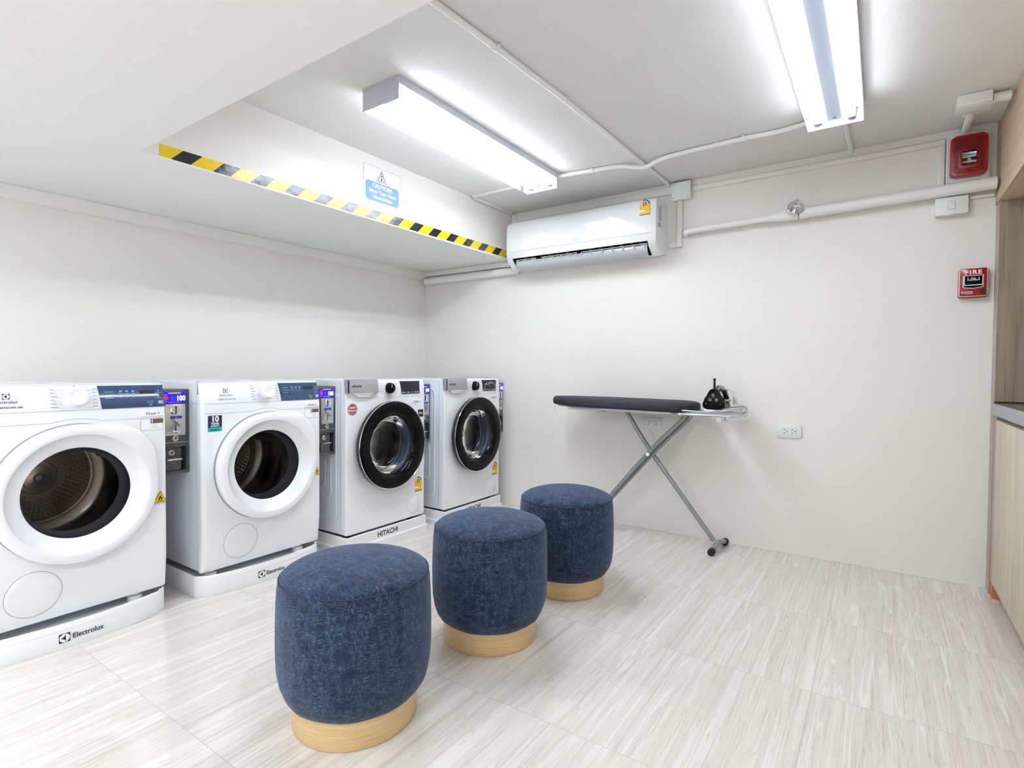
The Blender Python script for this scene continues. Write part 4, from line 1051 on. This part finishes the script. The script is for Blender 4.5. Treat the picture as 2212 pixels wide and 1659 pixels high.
# coin boxes ----------------------------------------------------
def coin_box(label, x, y0, w, z=.54):
    t = thing('coin_box', label, 'coin box', (x, y0, z), PI/2, 'coin boxes between the machines')
    k = w/.12; Hh = .368; d = .14
    X = lambda v: v*k
    # casing: frame with recess at the bottom
    b = B(); b.box(0, w, .0, d, .118, Hh, bev=.0015); b.box(0, w, .0, d, 0, .014); b.box(0, X(.008), 0, d, .014, .118); b.box(w-X(.010), w, 0, d, .014, .118); b.box(X(.008), w-X(.010), .040, d, .014, .118)
    b.done('casing', 'hammer', t)
    b = B(); b.box(X(.006), X(.112), -.0025, -.0002, .140, .360, bev=.0008); b.done('upper_door', 'hammer', t)
    b = B(); b.box(X(.004), X(.114), -.0012, -.0002, .1365, .1385); b.done('door_bottom_edge', 'bsteel', t)
    b = B(); b.box(X(.009), X(.106), -.0046, -.0027, .309, .357); sc = b.done('display', 'lcd', t)
    b = B(); b.text('100', X(.104), -.0049, .3195, .030, 0, 'r', bold=.0008, sx=k*.84, ang=0); b.done('lit_digits', 'lcdw', sc)
    b = B(); b.text('8', X(.049), -.0049, .3195, .028, 0, 'c', sx=k*.8); b.text('1', X(.0605), -.0049, .3195, .028, 0, 'c', sx=k*.8); b.done('unlit_digits', 'lcdd', sc)
    b = B(); b.disc((X(.022), -.0058, .332), .0088*min(k, 1), seg=20, th=.003); b.done('red_lamp', 'redled', sc)
    b = B(); b.box(X(.034), X(.086), -.005, -.0047, .3495, .3545, 0); b.box(X(.036), X(.084), -.005, -.0047, .3115, .3138, 1); b.box(X(.016), X(.028), -.005, -.0047, .344, .3465, 0); b.box(X(.016), X(.028), -.005, -.0047, .316, .318, 0); b.done('display_captions', ['yellow', 'orange'], sc)
    b = B(); b.prism([(X(a), c_) for a, c_ in rrect(.020, .103, .168, .304, .004)], -.0062, -.0027, bev=.0008); pl = b.done('coin_plate', 'bsteel', t)
    cx = X(.0625)
    b = B(); b.lathe([(.0245*k, -.0062), (.0235*k, -.010), (.019*k, -.0115), (.017*k, -.0095), (0, -.0095)], (cx, 0, .278), 'y', 32); b.done('coin_funnel', 'chrome', pl)
    b = B(); b.box(cx-.0013, cx+.0013, -.0124, -.0097, .262, .296); b.box(cx-.002, cx+.002, -.0068, -.0064, .186, .214); b.done('coin_slot', 'mblack', pl)
    b = B(); b.box(X(.040), X(.088), -.0076, -.0064, .241, .253); b.text('ET', X(.064), -.008, .2435, .0075, 1, 'c'); b.done('blue_label', ['blue', 'wprint'], pl)
    b = B(); b.tube([(X(.050), -.012, .238), (X(.066), -.015, .224), (X(.080), -.012, .207)], .0030, 8); b.tube([(X(.050), -.0062, .238), (X(.050), -.013, .238)], .004, 10); b.done('reject_lever', 'silver', pl)
    b = B(); b.box(X(.048), X(.078), -.012, -.0064, .178, .188, bev=.001); b.box(X(.053), X(.063), -.013, -.0064, .170, .178); b.done('return_chute', 'chrome', pl)
    for sx in (X(.030), X(.095)):
        for zz in (.178, .296):
            b = B(); b.disc((sx, -.0068, zz), .0034*k, seg=12, th=.0012); b.done('screw', 'chrome', pl)
    for cz, cxx in ((.155, .062), (.092, .052)):
        yy = -.0027 if cz > .12 else .012
        b = B(); b.lathe([(.0135*k, yy+.0005), (.0135*k, yy-.003), (.0115*k, yy-.0045), (.009*k, yy-.004), (.0085*k, yy-.0025), (0, yy-.0025)], (X(cxx), 0, cz), 'y', 24, m=0); b.prism([(X(cxx)-.001, cz-.005), (X(cxx)+.003, cz-.001), (X(cxx)+.003, cz+.003), (X(cxx)-.001, cz+.005)], yy-.0032, yy-.0027, m=1); b.done('key_lock', ['keyb', 'mblack'], t)
    b = B(); b.box(X(.010), X(.092), .0125, .0395, .018, .117); 
    cdz = b.done('cash_door', 'hammer', t)
    b = B(); b.box(X(.028), X(.090), -.006, .012, .060, .0665, bev=.002); b.done('pull_handle', 'chrome', cdz)
    b = B(); b.box(X(.024), X(.086), .002, .012, .016, .060, bev=.001); b.done('coin_cup_flap', 'hammer', cdz)
    return t
coin_box('dark grey coin box beside the Dryer 1 machine, showing 100 in blue', .650, -2.262, .116)
coin_box('dark grey coin box between the Dryer 2 and Washer 1 machines', .724, -1.538, .111)
coin_box('dark grey coin box between the two washing machines', .753, -.819, .112)
coin_box('dark grey coin box half hidden between Washer 2 and the back wall', .838, -.100, .094)

# ------------------------------------------------------------------ stools
def stool():
    t = thing('round_stool', 'x', 'stool', group='blue fabric stools in a row')
    seg = 96
    def uvlathe(name, prof, radial, parent, wob=0):
        bm = bmesh.new(); uvl = bm.loops.layers.uv.new('UVMap'); rows = []; L = [0]
        for (r0, h0), (r1, h1) in zip(prof[:-1], prof[1:]): L.append(L[-1]+math.hypot(r1-r0, h1-h0))
        for (r, h) in prof:
            row = []
            for i in range(seg):
                a = 2*PI*i/seg; rr = r*(1+wob*.010*math.sin(a*9+h*30)*max(0, 1-abs(h-.10)/.05))
                row.append(bm.verts.new((rr*math.cos(a), rr*math.sin(a), h)))
            rows.append(row)
        Rm_ = max(p[0] for p in prof)
        for j in range(len(prof)-1):
            for i in range(seg):
                i2 = (i+1) % seg; q = [(j, i), (j, i+1), (j+1, i+1), (j+1, i)]
                f = bm.faces.new([rows[a][b_ % seg] for a, b_ in q]); f.smooth = True
                for lp, (a, b_) in zip(f.loops, q):
                    if radial: lp[uvl].uv = (lp.vert.co.x, lp.vert.co.y)
                    else: lp[uvl].uv = (2*PI*b_/seg*Rm_, L[a])
        if prof[-1][0] > 0:
            f = bm.faces.new(rows[-1]); f.smooth = True
            for lp in f.loops: lp[uvl].uv = (lp.vert.co.x, lp.vert.co.y)
        bmesh.ops.recalc_face_normals(bm, faces=bm.faces)
        me = bpy.data.meshes.new(name); bm.to_mesh(me); bm.free(); me.materials.append(M['fabric'])
        o = bpy.data.objects.new(name, me); COL.objects.link(o); o.parent = parent; return o
    side = [(.150, .0765), (.176, .078), (.190, .090), (.201, .108), (.209, .132), (.2145, .165), (.217, .21), (.2172, .26), (.2165, .31), (.2150, .36), (.2125, .395), (.209, .411), (.2070, .4155)]
    uvlathe('side_upholstery', side, False, t, 1)
    top = [(.2068, .4160), (.2055, .4205), (.199, .4265), (.188, .4330), (.170, .4405), (.145, .4480), (.11, .4550), (.07, .4600), (.03, .4625), (.006, .4630)]
    uvlathe('seat_pad', top, True, t)
    b = B(); b.tube([(.2080*math.cos(2*PI*k/72), 0.2080*math.sin(2*PI*k/72), .4158) for k in range(72)], .0021, 8, closed=True); b.done('piping', 'seamblue', t)
    b = B(); b.lathe([(.168, .0012), (.1735, .0012), (.1745, .003), (.1745, .0775), (.168, .0775)], (0, 0, 0), 'z', 96); b.done('wooden_ring', 'ply', t)
    b = B(); b.lathe([(.1725, .0003), (.1725, .0028), (.1, .0028)], (0, 0, 0), 'z', 72); b.done('base_disc', 'ink', t)
    return t
M['seamblue'] = mat('seam_blue', (.016, .028, .066), .9)
s1 = stool(); s1.location = (1.927, -2.278, 0); s1['label'] = 'blue fabric stool nearest the viewer, with a pale wooden ring base'
s2 = copy_tree(s1); s2.location = (1.965, -1.676, 0); s2.rotation_euler.z = .9; s2['label'] = 'blue fabric stool standing in the middle of the three'
s3 = copy_tree(s1); s3.location = (1.981, -1.106, 0); s3.rotation_euler.z = 2.1; s3['label'] = 'blue fabric stool farthest back, beside the ironing board leg'

# ------------------------------------------------------------------ ironing board
BX0 = 1.385; BY = -.195
t = thing('ironing_board', 'ironing board with a charcoal cover and crossed grey legs', 'ironing board', (BX0, BY, 0))
Lb = .932
def bw(x):   # half width
    if x < .34: q = x/.34; return .175*math.sqrt(max(0, 1-(1-q)**2))*(.62+.38*q)
    if x > Lb-.10: q = (x-(Lb-.10))/.10; return .175*(1-q**2.6*.55)
    return .175
def bout(ins):
    xs = [0, .004, .012, .025, .045, .07, .10, .14, .19, .25, .32, .42, .55, .7, .85, .95, .985, 1.01, 1.03, 1.045]
    xs = [x/1.045*Lb for x in xs]; up_ = []
    for x in xs:
        xx = ins+(Lb-2*ins)*x/Lb; up_.append((xx, max(.0, bw(x)-ins)))
    return [(x, -w_) for x, w_ in up_] + [(x, w_) for x, w_ in reversed(up_[1:])]
b = B(); lv = [(.030, .786), (.010, .783), (.002, .789), (0, .800), (0, .818), (.004, .828), (.012, .834), (.030, .8375), (.08, .8385)]
def ztop(x): return -.010*(x/Lb)
vs = []; n = len(bout(0))
for ins, z in lv: vs += [(x, y, z+ztop(x)) for x, y in bout(ins)]
fs = [(j*n+k, j*n+(k+1) % n, (j+1)*n+(k+1) % n, (j+1)*n+k) for j in range(len(lv)-1) for k in range(n)] + [tuple(range(n))[::-1], tuple((len(lv)-1)*n+k for k in range(n))]
b.add(vs, fs); b.done('padded_cover', 'pad', t, sharp=80)
b = B(); b.prism([(x, y) for x, y in bout(.035)], .770, .7765, plane='xy'); b.done('metal_deck', 'wire', t)
b = B()
for yy in (-.09, .09): b.box(.16, .90, yy-.008, yy+.008, .758, .7695)
b.box(.36, .40, -.10, .10, .752, .7575); b.box(.82, .85, -.10, .10, .752, .7575)
b.done('under_rail', 'wire', t)
b = B(); b.tube([(.03, -.04, .785), (.035, -.043, .770), (.030, -.045, .765)], .0013, 5); b.tube([(.035, -.06, .785), (.047, -.062, .765), (.043, -.063, .745), (.055, -.062, .728), (.062, -.062, .722)], .0013, 5, smooth=3); b.done('loose_thread', 'lgrey', t)
# legs
def leg(nm, pts, r, mt='gtube', par=t, smooth=6):
    b = B(); b.tube([(x-BX0, y-BY, z) for x, y, z in pts], r, 14, smooth=smooth); return b.done(nm, mt, par)
leg('leg', [(1.883, -.165, .762), (1.905, -.165, .722), (2.05, -.165, .510), (2.415, -.165, .048)], .0130)
l_ = leg('leg', [(2.262, -.225, .757), (2.235, -.225, .715), (2.045, -.225, .515), (1.66, -.225, .048)], .0125)
leg('leg_tube', [(2.285, -.195, .757), (2.258, -.195, .715), (2.068, -.195, .515), (1.665, -.195, .048)], .0125, par=t)
b = B(); b.tube([(2.052-BX0, -.245-BY, .513), (2.052-BX0, -.150-BY, .513)], .006, 12); b.disc((2.052-BX0, -.247-BY, .513), .011, seg=16, th=.004); b.done('pivot_bolt', 'chrome', t)
for xx, ya, yb_ in ((2.437, -.285, -.050), (1.648, -.330, -.060)):
    b = B(); ym = (ya+yb_)/2; b.tube([(xx-BX0-.006, ya-BY, .019), (xx-BX0-.004, ya*.75+yb_*.25-BY, .031), (xx-BX0, ym-BY, .042), (xx-BX0+.006, ya*.25+yb_*.75-BY, .033), (xx-BX0+.012, yb_-BY, .020)], .0150, 14, smooth=6); ft = b.done('foot_bar', 'gtube', t)
    for yy, s_, dx in ((ya, -1, -.006), (yb_, 1, .012)):
        b = B(); b.tube([(xx-BX0+dx, yy-BY-s_*.020, .0195), (xx-BX0+dx, yy-BY+s_*.012, .0195)], .0192, 16)
        b.done('rubber_cap', 'mblack', ft)
# iron tray
b = B(); z = .768
fr = [(2.262, -.345), (2.30, -.362), (2.50, -.368), (2.545, -.352), (2.560, -.32), (2.562, -.10), (2.545, -.065), (2.50, -.05), (2.30, -.05), (2.26, -.07)]
b.tube([(x-BX0, y-BY, z) for x, y in fr], .0065, 8, smooth=4, closed=True); tr = b.done('iron_tray', 'wire', t)
b = B()
for yy in (-.31, -.26, -.21, -.16, -.11): b.tube([(2.27-BX0, yy-BY, z+.008), (2.56-BX0, yy-BY, z+.008)], .0028, 6)
for xx in (2.33, 2.42, 2.50): b.tube([(xx-BX0, -.36-BY, z+.006), (xx-BX0, -.055-BY, z+.006)], .0028, 6)
b.done('tray_wires', 'wire', tr)
b = B(); b.tube([(2.20-BX0, -.30-BY, .768), (2.235-BX0, -.325-BY, .765), (2.262-BX0, -.335-BY, .780), (2.285-BX0, -.34-BY, .787), (2.40-BX0, -.35-BY, .785), (2.45-BX0, -.352-BY, .792), (2.53-BX0, -.345-BY, .800), (2.568-BX0, -.30-BY, .806), (2.570-BX0, -.20-BY, .808), (2.55-BX0, -.07-BY, .806), (2.40-BX0, -.055-BY, .790)], .0038, 8, smooth=4); b.done('guard_rail', 'wire', tr)
b = B(); b.tube([(2.568-BX0, -.27-BY, .768), (2.570-BX0, -.27-BY, .806)], .003, 6); b.tube([(2.562-BX0, -.12-BY, .768), (2.565-BX0, -.12-BY, .806)], .003, 6); b.done('guard_post', 'wire', tr)

# iron -------------------------------------------------------
ti = thing('steam_iron', 'black steam iron standing on the wire tray of the ironing board', 'iron', (2.424, -.262, .7798), math.radians(-9))
# local: +Y towards nose, X width
def plan(s_, w0, L_):   # half width along length
    return w0*(1-s_**2.4)**.62 if s_ > .0 else w0
def sole(ins, L_=.205, w0=.056):
    P = []
    for i in range(15):
        s_ = i/14; P.append((-(plan(s_, w0, L_)-ins if s_ < 1 else 0), ins+(L_-2*ins)*s_))
    return P + [(-x, y) for x, y in reversed(P[:-1])]
def loft(name, lv, mt, par):
    b = B(); n = len(lv[0][1]); vs = []
    for z, P in lv: vs += [(x, y, z) for x, y in P]
    fs = [(j*n+k, j*n+(k+1) % n, (j+1)*n+(k+1) % n, (j+1)*n+k) for j in range(len(lv)-1) for k in range(n)] + [tuple(range(n))[::-1], tuple((len(lv)-1)*n+k for k in range(n))]
    b.add(vs, fs); return b.done(name, mt, par, sharp=50)
loft('soleplate', [(.0, sole(.002)), (.003, sole(0)), (.008, sole(0)), (.012, sole(.003)), (.020, sole(.006))], 'bsteel', ti)
loft('lower_body', [(.0205, sole(.004)), (.030, sole(.003)), (.045, sole(.006)), (.058, [(x*.84, y*.93+.004) for x, y in sole(.012)]), (.068, [(x*.62, y*.80+.006) for x, y in sole(.016)])], 'dark', ti)
b = B(); pts = [(-.058, .024), (-.040, .016), (.040, .016), (.058, .024), (.062, .045), (.054, .062), (.046, .068), (.030, .108), (.020, .122), (.008, .128), (-.008, .128), (-.020, .122), (-.030, .108), (-.046, .068), (-.054, .062), (-.062, .045)]
b.prism(pts, -.006, .022, bev=.005); hp = b.done('heel_panel', 'gblack', ti)
b = B()
for (cx, cz) in ((0, .093), (-.017, .068), (.019, .068)):
    for k in range(5): b.box(cx-.010+.002*(k % 2), cx+.010-.003*(k % 3), -.0065, -.0061, cz-.007+k*.0034, cz-.0055+k*.0034)
for (cx, cz) in ((-.040, .046), (.040, .046), (0, .080)): b.disc((cx, -.0066, cz), .0022, seg=10, th=.001)
b.done('heel_print', 'silver', hp)
b = B(); b.tube([(0, .018, .112), (0, .060, .128), (0, .110, .124), (0, .150, .104), (0, .175, .070)], [.015, .017, .016, .015, .017], 14, smooth=6); b.done('handle', 'dark', ti)
b = B(); b.tube([(.012, .018, .118), (.016, .055, .138), (.012, .085, .140)], .005, 8, smooth=4); b.tube([(.017, .07, .125), (.018, .12, .118), (.014, .165, .082)], .004, 8, smooth=4); b.box(-.012, .012, .150, .170, .112, .122, bev=.003); b.done('grey_trim', 'silver', ti)
b = B(); b.tube([(.045, .03, .064), (.040, .10, .062), (.028, .155, .060), (.008, .20, .056)], .007, 10, smooth=5); b.tube([(-.045, .03, .064), (-.040, .10, .062), (-.028, .155, .060), (-.008, .20, .056)], .007, 10, smooth=5); b.done('side_band', 'silver', ti)
b = B(); rr = [.0085, .007, .0062, .007, .006, .0065, .0055, .006, .0055, .007, .009]
b.tube([(0, .010, .122+i*.0062) for i in range(11)], rr, 12); cd = b.done('cord_sleeve', 'dark', ti)
b = B(); b.tube([(0, .010, .184), (-.004, .006, .196), (-.014, .002, .196), (-.017, .0, .180), (-.010, .004, .160), (-.004, .018, .140), (.0, .030, .135)], .0022, 8, smooth=6)
b.tube([(.0, .030, .135), (.03, .10, .125), (.058, .16, .10), (.062, .12, .085), (.056, .17, .05), (.075, .165, .035), (.110, .150, .034), (.150, .12, .020), (.155, .09, -.030), (.10, .05, -.040), (.060, .01, -.036)], .0026, 8, smooth=8)
for k in range(7):
    a = k*.0065; b.tube([(.050+.010*math.cos(2*PI*q/14), .17+.008*math.sin(2*PI*q/14), .040+a) for q in range(14)], .0026, 6, closed=True)
b.done('power_cord', 'offw', cd)
b = B(); b.box(.020, .052, -.020, .012, -.052, -.018, bev=.008); b.tube([(.020, -.004, -.030), (.000, -.006, -.030)], .0022, 8, m=1); b.tube([(.020, .004, -.040), (.000, .002, -.040)], .0022, 8, m=1)
for k in range(6): b.tube([(.066+.011*math.cos(2*PI*q/12), -.004+(k*.004), -.034+.011*math.sin(2*PI*q/12)) for q in range(12)], .0024, 6, closed=True)
b.tube([(.05, -.004, -.030), (.06, -.004, -.024)], .003, 6)
b.done('power_plug', ['offw', 'brass'], ti)

# ------------------------------------------------------------------ oak kitchenette on the right
XF = 3.60; YE = -2.3
t = thing('end_panel', 'dark oak panel closing the niche against the back wall', 'panel', (XF, -.001, 0))
b = B(); b.box(0, .699, -.081, 0, .0, 1.769); b.done('panel_board', 'oakd', t)
b = B(); b.box(-.004, -.0002, -.082, -.0002, .0005, 1.768, bev=.001); b.done('edge_strip', 'edge', t)
t = thing('wall_cabinet', 'light oak bulkhead cabinet reaching up to the ceiling on the right', 'cabinet', (XF, -.001, 1.770))
b = B(); b.box(0, .699, YE, -.0, 0, H-1.770-.0005, 0); cb = b.done('cabinet_body', 'oak', t)
b = B(); b.box(-.008, -.0002, YE, -.0, .0, .052, 0, bev=.001); b.done('bottom_rail', 'oak', t)
b = B(); b.box(-.0075, -.0002, -.010, -.0, .053, H-1.770-.001, 0); b.done('edge_strip', 'edge', t)
t = thing('base_cabinet', 'pale oak base cabinet with upright doors under the grey worktop', 'cabinet', (XF, -.083, 0))
b = B(); b.box(.020, .69, YE+.083, -.0, .065, .815); b.done('cabinet_body', 'oakd', t)
ys = [-.058, -.485, -.93, -1.375, -1.82, YE+.085]
for k in range(5):
    b = B(); b.box(-.002, .0195, ys[k+1]+.0035, ys[k]-.0035, .068, .797, bev=.002); b.done('cabinet_door', 'oakl', t)
b = B(); b.box(.035, .30, YE+.083, -.060, .0005, .0645); b.done('plinth_board', 'copper', t)
b = B(); b.box(.0, .034, -.056, -.002, .0005, .0640); b.done('plinth_end', 'copper2', t)
b = B(); b.box(-.0005, .0195, -.056, -.001, .0645, .815); b.done('filler_strip', 'edge', t)
t = thing('worktop', 'grey stone worktop above the pale oak doors', 'worktop', (XF, -.083, .8165))
b = B(); b.box(-.012, .69, YE+.083, -.001, .0, .050, bev=.001); b.done('grey_edge', 'stone', t)
b = B(); b.box(-.0115, .69, YE+.083, -.001, .0503, .0515); b.done('top_surface', 'topm', t)
b = B(); b.box(-.003, .69, -.004, -.001, .0517, .059); b.done('black_seal', 'mblack', t)
# side wall beyond the cabinets
b = B(); b.box(3.62, 4.298, YF, YE-.002, 0, S-.001); struct(b.done('wall_side', 'wall'))

# ------------------------------------------------------------------ camera, world, view
cam = bpy.data.cameras.new('camera'); co = bpy.data.objects.new('camera', cam); COL.objects.link(co)
yaw, pitch, roll, F = -.5995, -.0246, .0068, 1166.8143
fw = Vector((math.sin(yaw)*math.cos(pitch), math.cos(yaw)*math.cos(pitch), math.sin(pitch)))
r_ = fw.cross(Vector((0, 0, 1))).normalized(); u_ = r_.cross(fw)
r2 = r_*math.cos(roll)+u_*math.sin(roll); u2 = -r_*math.sin(roll)+u_*math.cos(roll)
mw = Matrix(((r2.x, u2.x, -fw.x, 3.1757), (r2.y, u2.y, -fw.y, -3.3084), (r2.z, u2.z, -fw.z, .9986), (0, 0, 0, 1)))
co.matrix_world = mw
cam.sensor_fit = 'HORIZONTAL'; cam.sensor_width = 36; cam.lens = 36*F/2212; cam.clip_start = .02
SC.camera = co
w = bpy.data.worlds.new('world'); SC.world = w; w.use_nodes = True
w.node_tree.nodes['Background'].inputs[0].default_value = (1, 1, 1, 1); w.node_tree.nodes['Background'].inputs[1].default_value = .3
vs_ = SC.view_settings; vs_.view_transform = 'Standard'; vs_.look = 'None'; vs_.gamma = 1; vs_.use_curve_mapping = False
vs_.exposure = .94
SC.cycles.max_bounces = 8; SC.cycles.diffuse_bounces = 5; SC.cycles.glossy_bounces = 4; SC.cycles.transparent_max_bounces = 10
SC.cycles.use_adaptive_sampling = True; SC.cycles.adaptive_threshold = .03; SC.cycles.use_light_tree = False
SC.cycles.sample_clamp_indirect = 8; SC.cycles.caustics_reflective = False
